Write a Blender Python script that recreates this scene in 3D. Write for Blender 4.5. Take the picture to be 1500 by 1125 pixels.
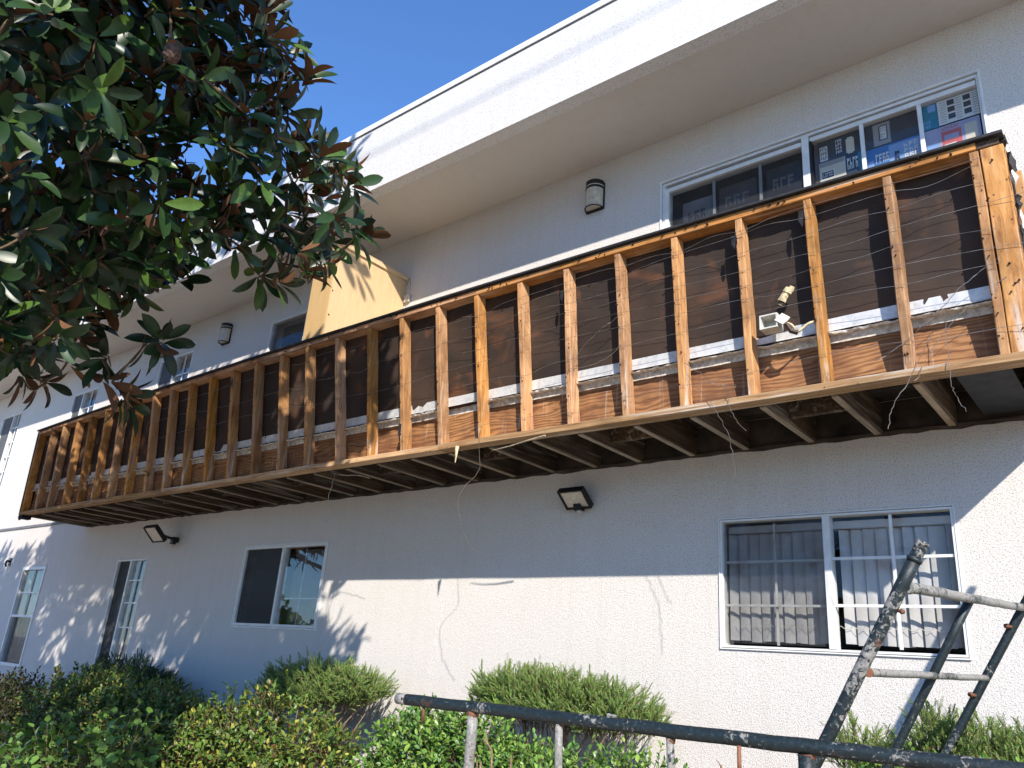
import bpy, math, random
import numpy as np
from mathutils import Vector, Matrix

rnd = random.Random(5)
scene = bpy.context.scene
for o in list(bpy.data.objects):
    bpy.data.objects.remove(o, do_unlink=True)
C = scene.collection
PI = math.pi

# ------------------------------------------------------------------ camera, sky, sun, exposure
cam_d = bpy.data.cameras.new('camera')
cam = bpy.data.objects.new('camera', cam_d); C.objects.link(cam)
cam_d.sensor_width = 36.0
cam_d.lens = 27.92
cam_d.clip_start = 0.05
cam_d.clip_end = 3000
RT = ((0.77374, -0.61251, 0.16175), (0.62935, 0.71399, -0.30681), (0.07244, 0.33919, 0.93793))
cam.matrix_world = Matrix(((RT[0][0], RT[0][2], -RT[0][1], 11.8632),
                           (RT[1][0], RT[1][2], -RT[1][1], -4.0065),
                           (RT[2][0], RT[2][2], -RT[2][1], 1.6),
                           (0, 0, 0, 1)))
scene.camera = cam

SUN = Vector((1.03, -1.0, 0.9)).normalized()          # direction towards the sun
world = bpy.data.worlds.new('World'); scene.world = world
world.use_nodes = True
nt = world.node_tree; nt.nodes.clear()
sky = nt.nodes.new('ShaderNodeTexSky'); sky.sky_type = 'NISHITA'; sky.sun_disc = False
sky.sun_elevation = math.asin(SUN.z)
sky.sun_rotation = math.atan2(SUN.x, SUN.y)
sky.altitude = 100; sky.air_density = 1.0; sky.dust_density = 0.0; sky.ozone_density = 10.0
bgn = nt.nodes.new('ShaderNodeBackground'); bgn.inputs['Strength'].default_value = 0.090
wo = nt.nodes.new('ShaderNodeOutputWorld')
nt.links.new(sky.outputs[0], bgn.inputs[0]); nt.links.new(bgn.outputs[0], wo.inputs[0])
sd = bpy.data.lights.new('sun', 'SUN'); sd.energy = 2.3; sd.angle = math.radians(0.55); sd.color = (1.0, 0.93, 0.83)
so = bpy.data.objects.new('sun', sd); C.objects.link(so)
so.rotation_euler = SUN.to_track_quat('Z', 'Y').to_euler()
so.location = (20, -15, 15)
vs = scene.view_settings
vs.view_transform = 'Standard'; vs.look = 'None'; vs.gamma = 1.0; vs.use_curve_mapping = False
vs.exposure = 1.68

# ------------------------------------------------------------------ helpers
def tag(o, label=None, cat=None, group=None, kind=None):
    if label: o['label'] = label
    if cat: o['category'] = cat
    if group: o['group'] = group
    if kind: o['kind'] = kind
    return o

def thing(name, label, cat, loc, group=None):
    o = bpy.data.objects.new(name, None); C.objects.link(o)
    o.location = loc; o.empty_display_size = 0.1
    return tag(o, label, cat, group)

def wloc(o):
    v = Vector((0, 0, 0))
    while o is not None:
        v += o.location; o = o.parent
    return v

class MB:
    """collects shapes (world coordinates) for one mesh object"""
    def __init__(self):
        self.v = []; self.f = []; self.m = []
    def add(self, vs, fs, mi=0):
        n = len(self.v)
        self.v += [tuple(p) for p in vs]
        self.f += [tuple(i + n for i in q) for q in fs]
        self.m += [mi] * len(fs)
        return self
    def box(self, x0, x1, y0, y1, z0, z1, mi=0):
        vs = [(x0,y0,z0),(x1,y0,z0),(x1,y1,z0),(x0,y1,z0),(x0,y0,z1),(x1,y0,z1),(x1,y1,z1),(x0,y1,z1)]
        fs = [(0,3,2,1),(4,5,6,7),(0,1,5,4),(1,2,6,5),(2,3,7,6),(3,0,4,7)]
        return self.add(vs, fs, mi)
    def beam(self, p0, p1, w, d, side=(1,0,0), seg=1, jit=0.0, mi=0, bev=0.0):
        """timber from p0 to p1; w along side, d across; a small bevel and uneven faces"""
        p0 = Vector(p0); p1 = Vector(p1); ax = (p1 - p0).normalized()
        s = Vector(side); s = (s - ax * s.dot(ax)).normalized(); t = ax.cross(s)
        hw, hd, b = w/2, d/2, bev
        if b > 0:
            ring = [(-hw+b,-hd),(hw-b,-hd),(hw,-hd+b),(hw,hd-b),(hw-b,hd),(-hw+b,hd),(-hw,hd-b),(-hw,-hd+b)]
        else:
            ring = [(-hw,-hd),(hw,-hd),(hw,hd),(-hw,hd)]
        n = len(ring); vs = []; fs = []
        for k in range(seg + 1):
            c = p0.lerp(p1, k/seg)
            jx, jy = rnd.uniform(-jit, jit), rnd.uniform(-jit, jit)
            for a, e in ring:
                vs.append(c + s*(a + jx + rnd.uniform(-jit, jit)*.4) + t*(e + jy*.6 + rnd.uniform(-jit, jit)*.3))
        for k in range(seg):
            for i in range(n):
                j = (i+1) % n
                fs.append((k*n+i, k*n+j, (k+1)*n+j, (k+1)*n+i))
        fs.append(tuple(reversed(range(n)))); fs.append(tuple(seg*n+i for i in range(n)))
        return self.add(vs, fs, mi)
    def tube(self, pts, r, n=10, mi=0, caps=True, r1=None):
        pts = [Vector(p) for p in pts]; vs = []; fs = []; up = None
        for k, p in enumerate(pts):
            d = (pts[min(k+1, len(pts)-1)] - pts[max(k-1, 0)]).normalized()
            if up is None:
                up = d.orthogonal().normalized()
            up = (up - d*up.dot(d)).normalized(); b = d.cross(up)
            rr = r if r1 is None else r + (r1 - r)*k/(len(pts)-1)
            for i in range(n):
                a = 2*PI*i/n
                vs.append(p + (up*math.cos(a) + b*math.sin(a))*rr)
        for k in range(len(pts)-1):
            for i in range(n):
                j = (i+1) % n
                fs.append((k*n+i, k*n+j, (k+1)*n+j, (k+1)*n+i))
        if caps:
            fs.append(tuple(reversed(range(n)))); fs.append(tuple((len(pts)-1)*n+i for i in range(n)))
        return self.add(vs, fs, mi)
    def build(self, name, mats, parent=None, smooth=False):
        me = bpy.data.meshes.new(name)
        off = wloc(parent) if parent is not None else Vector((0, 0, 0))
        me.from_pydata([(x-off.x, y-off.y, z-off.z) for x, y, z in self.v], [], self.f)
        if not isinstance(mats, (list, tuple)): mats = [mats]
        for m in mats: me.materials.append(m)
        if len(mats) > 1: me.polygons.foreach_set('material_index', self.m)
        if smooth: me.polygons.foreach_set('use_smooth', [True]*len(self.f))
        me.update()
        o = bpy.data.objects.new(name, me); C.objects.link(o)
        if parent is not None: o.parent = parent
        return o

def catmull(pts, sub=6):
    P = [Vector(p) for p in pts]; out = []
    P = [P[0]*2-P[1]] + P + [P[-1]*2-P[-2]]
    for i in range(1, len(P)-2):
        for k in range(sub):
            t = k/sub
            a, b, c, d = P[i-1], P[i], P[i+1], P[i+2]
            out.append(.5*((2*b)+(c-a)*t+(2*a-5*b+4*c-d)*t*t+(3*b-a-3*c+d)*t**3))
    out.append(P[-2]); return out

# ------------------------------------------------------------------ materials
class MT:
    def __init__(self, name):
        self.m = bpy.data.materials.new(name); self.m.use_nodes = True
        self.t = self.m.node_tree; self.n = self.t.nodes
        self.b = self.n['Principled BSDF']; self.out = self.n['Material Output']
    def node(self, typ, **kw):
        n = self.n.new(typ)
        for k, v in kw.items():
            if k in n.inputs: n.inputs[k].default_value = v
            else: setattr(n, k, v)
        return n
    def link(self, a, b): self.t.links.new(a, b)
    def coords(self, scale=(1,1,1), rand=False, kind='Object'):
        tc = self.node('ShaderNodeTexCoord'); mp = self.node('ShaderNodeMapping')
        mp.inputs['Scale'].default_value = scale
        self.link(tc.outputs[kind], mp.inputs[0])
        if rand:
            oi = self.node('ShaderNodeObjectInfo'); ml = self.node('ShaderNodeVectorMath', operation='SCALE')
            cb = self.node('ShaderNodeCombineXYZ')
            for i in range(3): self.link(oi.outputs['Random'], cb.inputs[i])
            self.link(cb.outputs[0], ml.inputs[0]); ml.inputs['Scale'].default_value = 57.0
            self.link(ml.outputs[0], mp.inputs['Location'])
        return mp.outputs[0]
    def noise(self, vec, scale, detail=4, rough=.55, dist=0.0):
        n = self.node('ShaderNodeTexNoise', Scale=scale, Detail=detail, Roughness=rough, Distortion=dist)
        self.link(vec, n.inputs['Vector']); return n.outputs['Fac']
    def ramp(self, fac, stops):
        r = self.node('ShaderNodeValToRGB'); e = r.color_ramp.elements
        while len(e) < len(stops): e.new(0.5)
        for i, (p, c) in enumerate(stops):
            e[i].position = p
            e[i].color = (c, c, c, 1) if not isinstance(c, (tuple, list)) else (c[0], c[1], c[2], 1)
        self.link(fac, r.inputs[0]); return r.outputs[0]
    def mix(self, fac, a, b, mode='MIX'):
        m = self.node('ShaderNodeMix', data_type='RGBA', blend_type=mode)
        for sock, v in ((m.inputs[0], fac), (m.inputs[6], a), (m.inputs[7], b)):
            if hasattr(v, 'links') or hasattr(v, 'is_linked'): self.link(v, sock)
            elif isinstance(v, (int, float)): sock.default_value = v
            else: sock.default_value = (v[0], v[1], v[2], 1)
        return m.outputs[2]
    def math(self, op, a, b=None):
        m = self.node('ShaderNodeMath', operation=op)
        for i, v in enumerate((a, b)):
            if v is None: continue
            if isinstance(v, (int, float)): m.inputs[i].default_value = v
            else: self.link(v, m.inputs[i])
        return m.outputs[0]
    def bump(self, h, strength=.3, dist=.01, normal=None):
        b = self.node('ShaderNodeBump', Strength=strength, Distance=dist)
        self.link(h, b.inputs['Height'])
        if normal is not None: self.link(normal, b.inputs['Normal'])
        self.link(b.outputs[0], self.b.inputs['Normal']); return b.outputs[0]
    def color(self, c):
        if isinstance(c, (tuple, list)): self.b.inputs['Base Color'].default_value = (c[0], c[1], c[2], 1)
        else: self.link(c, self.b.inputs['Base Color'])
    def set(self, **kw):
        for k, v in kw.items(): self.b.inputs[k.replace('_', ' ')].default_value = v
        return self

def plain(name, col, rough=.6, metal=0.0, var=.12, scale=14):
    t = MT(name); v = t.coords(rand=True)
    f = t.noise(v, scale, 5)
    c2 = tuple(max(0, x*(1-var*1.8)) for x in col); c1 = tuple(min(1, x*(1+var)) for x in col)
    t.color(t.ramp(f, [(.3, c2), (.7, c1)])); t.set(Roughness=rough, Metallic=metal)
    return t.m

def stucco(name, col, strength=.5, pit=.62):
    t = MT(name); v = t.coords()
    grain = t.noise(v, 210, 2, .6); lump = t.noise(v, 34, 3, .55); big = t.noise(v, .8, 4, .6)
    vo = t.node('ShaderNodeTexVoronoi', Scale=150.0); t.link(v, vo.inputs['Vector'])
    streak = t.noise(t.coords((7, 7, .35)), 1.6, 4, .6)
    c = t.mix(t.ramp(big, [(.35, 0.0), (.75, .25)]), col, tuple(x*.9 for x in col))
    c = t.mix(t.ramp(streak, [(.50, 0.0), (.85, .42)]), c, (col[0]*.82, col[1]*.79, col[2]*.74))
    patch = t.noise(t.coords((1, 1, 1.4)), 1.15, 2, .35, .4)
    c = t.mix(t.ramp(patch, [(.60, 0.0), (.63, .16)]), c, (col[0]*1.06, col[1]*1.08, col[2]*1.12))
    pit_shade = t.ramp(t.noise(v, 120, 2, .6), [(.36, pit), (.47, 0.0)])
    c = t.mix(pit_shade, c, tuple(x*.38 for x in col))  # dark specks painted into the colour as shade in the holes, with mild dirt
    t.color(c); t.set(Roughness=.92); t.b.inputs['Specular IOR Level'].default_value = .2
    h = t.math('ADD', t.math('MULTIPLY', grain, .5), t.math('MULTIPLY', vo.outputs['Distance'], .7))
    h = t.math('ADD', h, t.math('MULTIPLY', lump, .5))
    t.bump(h, strength, .006)
    return t.m

def wood(name, base, dark, light, axis='z', white=.0, holes=True, rough=.75, grain=1.0, whitelow=None, dirt=.5):
    t = MT(name)
    s = {'x': (1.2, 26, 26), 'z': (26, 26, 1.2), 'y': (26, 1.2, 26)}[axis]
    v = t.coords(s, rand=True); vi = t.coords((1,1,1), rand=True)
    g = t.noise(v, 1.6*grain, 6, .62, .8); broad = t.noise(vi, 3.0, 4, .6)
    c = t.ramp(g, [(.26, dark), (.46, base), (.72, light)])
    oi = t.node('ShaderNodeObjectInfo')
    hs = t.node('ShaderNodeHueSaturation'); t.link(c, hs.inputs['Color'])
    t.link(t.math('ADD', t.math('MULTIPLY', oi.outputs['Random'], .45), .76), hs.inputs['Value'])
    t.link(t.math('ADD', t.math('MULTIPLY', t.math('FRACT', t.math('MULTIPLY', oi.outputs['Random'], 17.3)), .3), .82), hs.inputs['Saturation'])
    c = hs.outputs[0]
    c = t.mix(t.ramp(broad, [(.46, 0.0), (.72, dirt)]), c, tuple(x*.55 for x in dark))
    if white > 0:
        wn = t.noise(t.coords(tuple(q*.35 for q in s), rand=True), 2.2, 6, .7)
        wf = t.ramp(wn, [(.53, 0.0), (.68, white)])
        if whitelow:                                     # cement wash, splashed more towards the foot of the timber
            geo = t.node('ShaderNodeNewGeometry'); sp = t.node('ShaderNodeSeparateXYZ'); t.link(geo.outputs['Position'], sp.inputs[0])
            mr = t.node('ShaderNodeMapRange'); t.link(sp.outputs['Z'], mr.inputs[0])
            mr.inputs[1].default_value = whitelow[0]; mr.inputs[2].default_value = whitelow[1]
            mr.inputs[3].default_value = 1.0; mr.inputs[4].default_value = .12
            wf = t.math('MULTIPLY', wf, mr.outputs[0])
        c = t.mix(wf, c, (.62, .57, .5))
    if holes:
        vo = t.node('ShaderNodeTexVoronoi', Scale=17.0, Randomness=1.0); t.link(vi, vo.inputs['Vector'])
        hf = t.ramp(vo.outputs['Distance'], [(.06, .8), (.11, 0.0)])
        c = t.mix(hf, c, (.03, .018, .01))
    t.color(c); t.set(Roughness=rough); t.b.inputs['Specular IOR Level'].default_value = .25
    t.bump(g, .5, .006)
    return t.m

def leafmat(name, cols, under=None, rough=.4, trans=.25, spec=.5, vein=False):
    """cols: ramp over a random value per leaf; under: colour of the underside of the leaf"""
    t = MT(name)
    geo = t.node('ShaderNodeNewGeometry'); oi = t.node('ShaderNodeObjectInfo')
    r = t.math('FRACT', t.math('ADD', geo.outputs['Random Per Island'], oi.outputs['Random']))
    n = len(cols)
    c = t.ramp(r, [(i/(n-1) if n > 1 else 0, q) for i, q in enumerate(cols)])
    vv = t.coords(rand=True)
    c = t.mix(t.ramp(t.noise(vv, 40, 3), [(.4, 0.0), (.75, .35)]), c, tuple(x*.5 for x in cols[0]))
    if under is not None:
        c = t.mix(geo.outputs['Backfacing'], c, t.ramp(r, [(0, tuple(x*.55 for x in under)), (1, under)]))
        t.link(t.mix(geo.outputs['Backfacing'], (rough,)*3, (.85,)*3), t.b.inputs['Roughness'])
    else:
        t.set(Roughness=rough)
    t.color(c); t.b.inputs['Specular IOR Level'].default_value = spec
    if trans > 0:
        tr = t.node('ShaderNodeBsdfTranslucent'); mx = t.node('ShaderNodeMixShader'); mx.inputs[0].default_value = trans
        t.link(t.mix(.5, c, (.35, .5, .06), 'MULTIPLY') if under is None else c, tr.inputs['Color'])
        t.link(t.b.outputs[0], mx.inputs[1]); t.link(tr.outputs[0], mx.inputs[2]); t.link(mx.outputs[0], t.out.inputs[0])
    return t.m

def glassmat(name, tint=(.95,.95,.95), ior=2.15):
    t = MT(name); t.n.remove(t.b)
    tr = t.node('ShaderNodeBsdfTransparent'); tr.inputs[0].default_value = (*tint, 1)
    gl = t.node('ShaderNodeBsdfGlossy'); gl.inputs['Roughness'].default_value = .015
    fr = t.node('ShaderNodeFresnel', IOR=ior); mx = t.node('ShaderNodeMixShader')
    v = t.coords(); b = t.node('ShaderNodeBump', Strength=.05, Distance=.002); t.link(t.noise(v, 1.3, 2), b.inputs['Height'])
    t.link(b.outputs[0], gl.inputs['Normal'])
    geo = t.node('ShaderNodeNewGeometry')
    t.link(t.math('MULTIPLY', fr.outputs[0], t.math('SUBTRACT', 1.0, geo.outputs['Backfacing'])), mx.inputs[0]); t.link(tr.outputs[0], mx.inputs[1]); t.link(gl.outputs[0], mx.inputs[2])
    t.link(mx.outputs[0], t.out.inputs[0]); return t.m

M = {}
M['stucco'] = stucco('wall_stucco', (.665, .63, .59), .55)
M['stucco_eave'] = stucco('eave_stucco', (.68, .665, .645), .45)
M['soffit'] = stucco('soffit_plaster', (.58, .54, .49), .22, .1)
M['stud'] = wood('stud_pine', (.47, .215, .065), (.20, .085, .03), (.62, .34, .13), 'z', white=.9, whitelow=(3.15, 3.8), dirt=.7)
M['plate'] = wood('rail_pine', (.43, .19, .06), (.17, .07, .025), (.56, .30, .12), 'x', white=.6, dirt=.7)
M['sill_plate'] = wood('sill_pine', (.44, .25, .11), (.17, .085, .035), (.55, .38, .2), 'x', white=.75, dirt=.5)
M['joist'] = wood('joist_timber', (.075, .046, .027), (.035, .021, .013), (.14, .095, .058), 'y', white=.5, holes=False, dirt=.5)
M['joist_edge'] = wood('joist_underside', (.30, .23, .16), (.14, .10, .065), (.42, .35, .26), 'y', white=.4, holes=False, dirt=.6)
M['newply'] = wood('new_plywood', (.58, .39, .19), (.53, .345, .16), (.63, .44, .22), 'z', holes=False, dirt=.03, grain=1.6)
M['deck'] = plain('deck_board_dark', (.05, .036, .026), .9, var=.5, scale=5)

def paper():
    t = MT('building_paper'); v = t.coords()
    n = t.noise(v, 1.7, 5, .6, .5); w = t.noise(t.coords((.8, 1, 2.2)), 2.2, 4, .55, 1.0); o = t.noise(v, 2.9, 3, .5, .8)
    c = t.ramp(n, [(.3, (.014, .009, .007)), (.5, (.030, .017, .011)), (.7, (.052, .027, .015))])
    c = t.mix(t.ramp(o, [(.58, 0.0), (.74, .8)]), c, (.15, .055, .02))
    t.color(c); t.set(Roughness=.8); t.bump(w, .55, .02); return t.m
def rim_ply():
    t = MT('rim_plywood'); v = t.coords((1, 1, 1))
    wv = t.node('ShaderNodeTexWave', wave_type='BANDS', bands_direction='Z', Scale=5.0, Distortion=26.0, Detail=4.0)
    wv.inputs['Detail Scale'].default_value = .55; t.link(t.coords((.5, 1, 2.2)), wv.inputs['Vector'])
    f = t.noise(t.coords((2, 30, 60)), 2, 5, .6)
    c = t.ramp(t.math('ADD', t.math('MULTIPLY', wv.outputs['Fac'], .36), t.math('MULTIPLY', f, .64)), [(.28, (.14, .058, .02)), (.5, (.30, .135, .048)), (.72, (.40, .20, .08))])
    big = t.noise(v, 2.1, 4, .6)
    c = t.mix(t.ramp(big, [(.44, 0.0), (.64, .75)]), c, (.12, .045, .02))                      # water stains
    dr = t.noise(t.coords((16, 1, .5)), 1.5, 3, .6); br = t.noise(v, 5, 3)
    c = t.mix(t.math('MULTIPLY', t.ramp(dr, [(.60, 0.0), (.70, .75)]), t.ramp(br, [(.42, 0.0), (.6, 1.0)])), c, (.55, .48, .40))   # cement runs
    t.color(c); t.set(Roughness=.8); t.bump(f, .3, .004); return t.m
M['paper'] = paper()
M['plywood'] = rim_ply()
M['felt'] = plain('black_felt', (.018, .018, .02), .75, var=.4)
def galv():
    t = MT('galvanised_flashing'); v = t.coords()
    n = t.noise(v, 18, 5, .7)
    t.color(t.ramp(n, [(.3, (.42, .42, .42)), (.6, (.66, .66, .65)), (.85, (.5, .42, .34))])); t.set(Roughness=.55, Metallic=.25); t.bump(n, .2, .004); return t.m
M['galv'] = galv()
M['plaster_scrap'] = plain('stucco_scrap', (.66, .62, .55), .95, var=.25, scale=40)
M['foam'] = plain('old_foam', (.62, .5, .3), .9, var=.3, scale=30)
M['drysplit'] = plain('split_wood', (.42, .33, .22), .9, var=.3, scale=30)
M['wire'] = plain('lath_wire', (.36, .31, .25), .4, .7, var=.3)
M['nail'] = plain('rusty_nail', (.045, .028, .02), .6, .4, var=.4)
M['white_frame'] = plain('white_aluminium', (.72, .72, .70), .45, var=.06)
M['grey_frame'] = plain('grey_aluminium', (.42, .42, .41), .45, .3, var=.08)
M['cap'] = plain('white_drip_edge', (.78, .78, .77), .5, var=.05)
M['joint'] = plain('dark_screed', (.16, .16, .165), .7, var=.2)
M['glass'] = glassmat('window_glass'); M['glass_low'] = glassmat('thin_glass', (.95,.95,.95), 1.45)
M['screen'] = plain('insect_screen', (.030, .032, .034), .8, var=.25, scale=6)
M['greyscreen'] = plain('pale_screen', (.10, .105, .11), .8, var=.2, scale=6)
M['blind'] = plain('vertical_blind_vinyl', (.47, .465, .455), .6, var=.06)
M['curtain'] = plain('net_curtain', (.24, .26, .27), .9, var=.25, scale=3)
M['room'] = plain('dim_room', (.13, .125, .12), .9)
M['black_metal'] = plain('black_metal', (.014, .014, .016), .45, .2, var=.3)
M['lamp_glass'] = plain('ribbed_lamp_glass', (.56, .51, .42), .25, var=.15, scale=30)
M['led'] = plain('led_panel', (.72, .62, .50), .35, var=.15, scale=60)
M['white_plastic'] = plain('white_plastic', (.56, .54, .48), .5, var=.12)
def scaffold(name, cover):
    t = MT(name); v = t.coords((1, 1, 1))
    n1 = t.noise(v, 55, 6, .75, .6); n2 = t.noise(v, 3.4, 3, .55); n3 = t.noise(v, 90, 3, .7)
    paint = t.ramp(n3, [(.35, (.005, .010, .012)), (.6, (.010, .021, .025)), (.8, (.07, .095, .10))])
    worn = t.ramp(n3, [(.3, (.13, .125, .115)), (.7, (.34, .33, .30))])
    rust = t.ramp(n3, [(.3, (.05, .025, .015)), (.8, (.16, .08, .04))])
    c = t.mix(t.ramp(t.math('ADD', t.math('MULTIPLY', n1, .5), t.math('MULTIPLY', n2, .5)), [(cover, 0.0), (cover+.02, 1.0)]), paint, worn)
    c = t.mix(t.ramp(t.noise(v, 11, 5, .7), [(.60, 0.0), (.68, .8)]), c, rust)
    t.color(c); t.set(Roughness=.5); t.bump(t.math('ADD', n1, n3), .35, .003); return t.m
M['scaf'] = scaffold('scaffold_paint', .555)
M['scaf_worn'] = scaffold('scaffold_paint_flaking', .525)
M['scaf_bare'] = scaffold('scaffold_bare_steel', .435)
M['rustpin'] = plain('rusty_pin', (.20, .085, .045), .7, .3, var=.4)
M['bark'] = plain('bark', (.16, .115, .075), .9, var=.4, scale=30)
M['twig'] = plain('twig', (.13, .085, .045), .85, var=.35, scale=30)
M['drytwig'] = plain('dry_twig', (.27, .18, .11), .9, var=.3, scale=30)
M['magnolia'] = leafmat('magnolia_leaf', [(.009, .022, .009), (.013, .035, .012), (.026, .062, .016), (.011, .027, .013), (.080, .15, .02)], (.155, .07, .03), .36, .05, .35)
M['magnolia_dark'] = M['magnolia']
M['boxwood'] = leafmat('boxwood_leaf', [(0.068, 0.151, 0.036), (0.108, 0.243, 0.049), (0.182, 0.351, 0.061), (0.304, 0.456, 0.077), (0.092, 0.198, 0.042)], None, .38, .22, .5)
M['boxyellow'] = leafmat('yellowing_leaf', [(0.072, 0.144, 0.030), (0.132, 0.240, 0.036), (0.096, 0.180, 0.030), (0.204, 0.312, 0.048), (0.072, 0.144, 0.030), (0.504, 0.480, 0.084), (0.120, 0.216, 0.036), (0.084, 0.156, 0.030), (0.240, 0.096, 0.042)], None, .42, .25, .5)
M['hedge'] = leafmat('hedge_leaf', [(0.060, 0.120, 0.026), (0.096, 0.180, 0.036), (0.144, 0.252, 0.048), (0.288, 0.312, 0.060), (0.156, 0.096, 0.042)], None, .38, .22, .5)
M['vine'] = leafmat('vine_leaf', [(0.062, 0.125, 0.027), (0.100, 0.200, 0.037), (0.175, 0.325, 0.062), (0.075, 0.150, 0.031)], None, .42, .28, .45)
M['juniper'] = leafmat('juniper_needle', [(0.144, 0.245, 0.064), (0.201, 0.316, 0.071), (0.273, 0.389, 0.086), (0.172, 0.273, 0.101), (0.374, 0.273, 0.115)], None, .6, .25, .3)
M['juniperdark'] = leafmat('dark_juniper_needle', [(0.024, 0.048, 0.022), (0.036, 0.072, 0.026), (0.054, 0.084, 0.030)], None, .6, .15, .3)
M['redleaf'] = leafmat('reddish_leaf', [(.03, .06, .015), (.045, .075, .02), (.06, .04, .02), (.04, .07, .02), (.09, .045, .025)], None, .5, .15, .4)
def ground_mat():
    t = MT('worn_concrete_yard'); v = t.coords()
    n = t.noise(v, 3, 8, .7); b = t.noise(v, .3, 4)
    c = t.ramp(n, [(.3, (.26, .21, .15)), (.55, (.46, .39, .30)), (.75, (.38, .33, .22))])
    t.color(t.mix(t.ramp(b, [(.4, 0.0), (.7, .6)]), c, (.50, .43, .34))); t.set(Roughness=.95); t.bump(n, .6, .05); return t.m
M['ground'] = ground_mat()
M['soil'] = plain('bed_soil', (.13, .09, .06), .95, var=.4, scale=12)

# ------------------------------------------------------------------ the ground
MB().box(-400, 400, -400, 400, -.3, 0).build('ground', M['ground']) ['kind'] = 'structure'
MB().box(-16, 20, -1.5, .9, -.1, .35).build('planting_bed', M['soil'])['kind'] = 'structure'

# ------------------------------------------------------------------ the building
WY = 0.90                                   # face of the wall
bld = thing('apartment_building', 'white stucco two storey apartment building with a deep flat eave', 'building', (2, WY, 0))
OPEN = dict(W1=(9.555, 10.945, 1.835, 2.64), W2=(4.045, 5.45, 1.84, 2.655), D1=(1.09, 1.885, .66, 2.60),
            S1=(-2.01, -1.14, 1.135, 2.567), U1=(9.10, 11.385, 3.42, 5.422), U2=(3.69, 5.5, 3.42, 5.422),
            U3=(.98, 1.88, 3.42, 5.425), U4=(-1.85, -.95, 3.42, 5.37), U5=(-4.95, -4.05, 3.6, 5.41))

def wall_grid(x0, x1, z0, z1, holes, y, depth):
    mb = MB()
    xs = sorted({x0, x1, *[h[0] for h in holes], *[h[1] for h in holes]})
    zs = sorted({z0, z1, *[h[2] for h in holes], *[h[3] for h in holes]})
    for i in range(len(xs)-1):
        for k in range(len(zs)-1):
            cx, cz = (xs[i]+xs[i+1])/2, (zs[k]+zs[k+1])/2
            if any(h[0] < cx < h[1] and h[2] < cz < h[3] for h in holes): continue
            for yy, fl in ((y, 0), (y+depth, 1)):
                q = [(xs[i], yy, zs[k]), (xs[i+1], yy, zs[k]), (xs[i+1], yy, zs[k+1]), (xs[i], yy, zs[k+1])]
                mb.add(q, [(0,1,2,3) if not fl else (3,2,1,0)])
    for a, b, c, d in holes:
        mb.add([(a,y,c),(a,y+depth,c),(a,y+depth,d),(a,y,d)], [(3,2,1,0)])
        mb.add([(b,y,c),(b,y+depth,c),(b,y+depth,d),(b,y,d)], [(0,1,2,3)])
        mb.add([(a,y,c),(b,y,c),(b,y+depth,c),(a,y+depth,c)], [(0,1,2,3)])
        mb.add([(a,y,d),(b,y,d),(b,y+depth,d),(a,y+depth,d)], [(3,2,1,0)])
    return mb
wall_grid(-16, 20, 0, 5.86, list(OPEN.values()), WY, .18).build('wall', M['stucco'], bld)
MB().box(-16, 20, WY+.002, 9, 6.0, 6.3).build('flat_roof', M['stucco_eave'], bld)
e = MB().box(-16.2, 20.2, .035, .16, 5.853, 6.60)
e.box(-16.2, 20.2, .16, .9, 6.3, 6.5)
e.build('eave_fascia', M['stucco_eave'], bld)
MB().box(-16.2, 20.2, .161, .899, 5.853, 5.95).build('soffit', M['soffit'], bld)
MB().box(-16.22, 20.22, .018, .20, 6.606, 6.665).build('drip_edge', M['cap'], bld)
MB().box(-16.2, 20.2, .029, .18, 6.598, 6.604).build('drip_edge_gap', M['joint'], bld)
MB().box(-16, -.02, WY-.016, WY+.02, 3.185, 3.222).build('stucco_screed', M['joint'], bld)
MB().box(-16, 20, 3.2, 3.3, 0, 6).build('interior_wall', M['room'], bld)
MB().box(-16, 20, 1.085, 3.2, 3.2, 3.4).build('interior_floor', M['room'], bld)
MB().box(-16, 20, 1.085, 3.2, 5.7, 5.8).build('interior_ceiling', M['room'], bld)
for gx in (-6.5, -.4, 3.0, 6.8, 12.5):
    MB().box(gx, gx+.1, 1.085, 3.2, .02, 5.69).build('interior_partition', M['room'], bld)
# hairline cracks in the plaster: thin raised seams where the patching mortar stands proud
for pts in ([(7.05, 2.12), (7.08, 1.98), (7.03, 1.85), (7.05, 1.72), (7.0, 1.55), (7.06, 1.5), (7.2, 1.52)],
            [(8.62, 1.95), (8.64, 1.86), (8.71, 1.8), (8.72, 1.7)],
            [(6.66, 2.32), (6.72, 2.27), (6.86, 2.29), (6.98, 2.31), (7.3, 2.28)]):
    cp = []
    for p in catmull([(x, WY-.0002, z) for x, z in pts], 7):
        cp.append(p + Vector((rnd.uniform(-.006, .006), 0, rnd.uniform(-.006, .006))))
    MB().tube(cp, .0016, 4).build('wall_crack', M['plaster_scrap'], bld)

def mesh_screen(a=.14, b=.22):
    t = MT('fine_insect_mesh'); tr = t.node('ShaderNodeBsdfTransparent'); mx = t.node('ShaderNodeMixShader')
    t.color((.045, .047, .05)); t.set(Roughness=.8)
    w = t.ramp(t.noise(t.coords(), 9, 3), [(.3, a), (.7, b)])
    t.link(w, mx.inputs[0]); t.link(tr.outputs[0], mx.inputs[1]); t.link(t.b.outputs[0], mx.inputs[2]); t.link(mx.outputs[0], t.out.inputs[0])
    return t.m
M['mesh'] = mesh_screen(); M['densemesh'] = mesh_screen(.55, .7)

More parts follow.
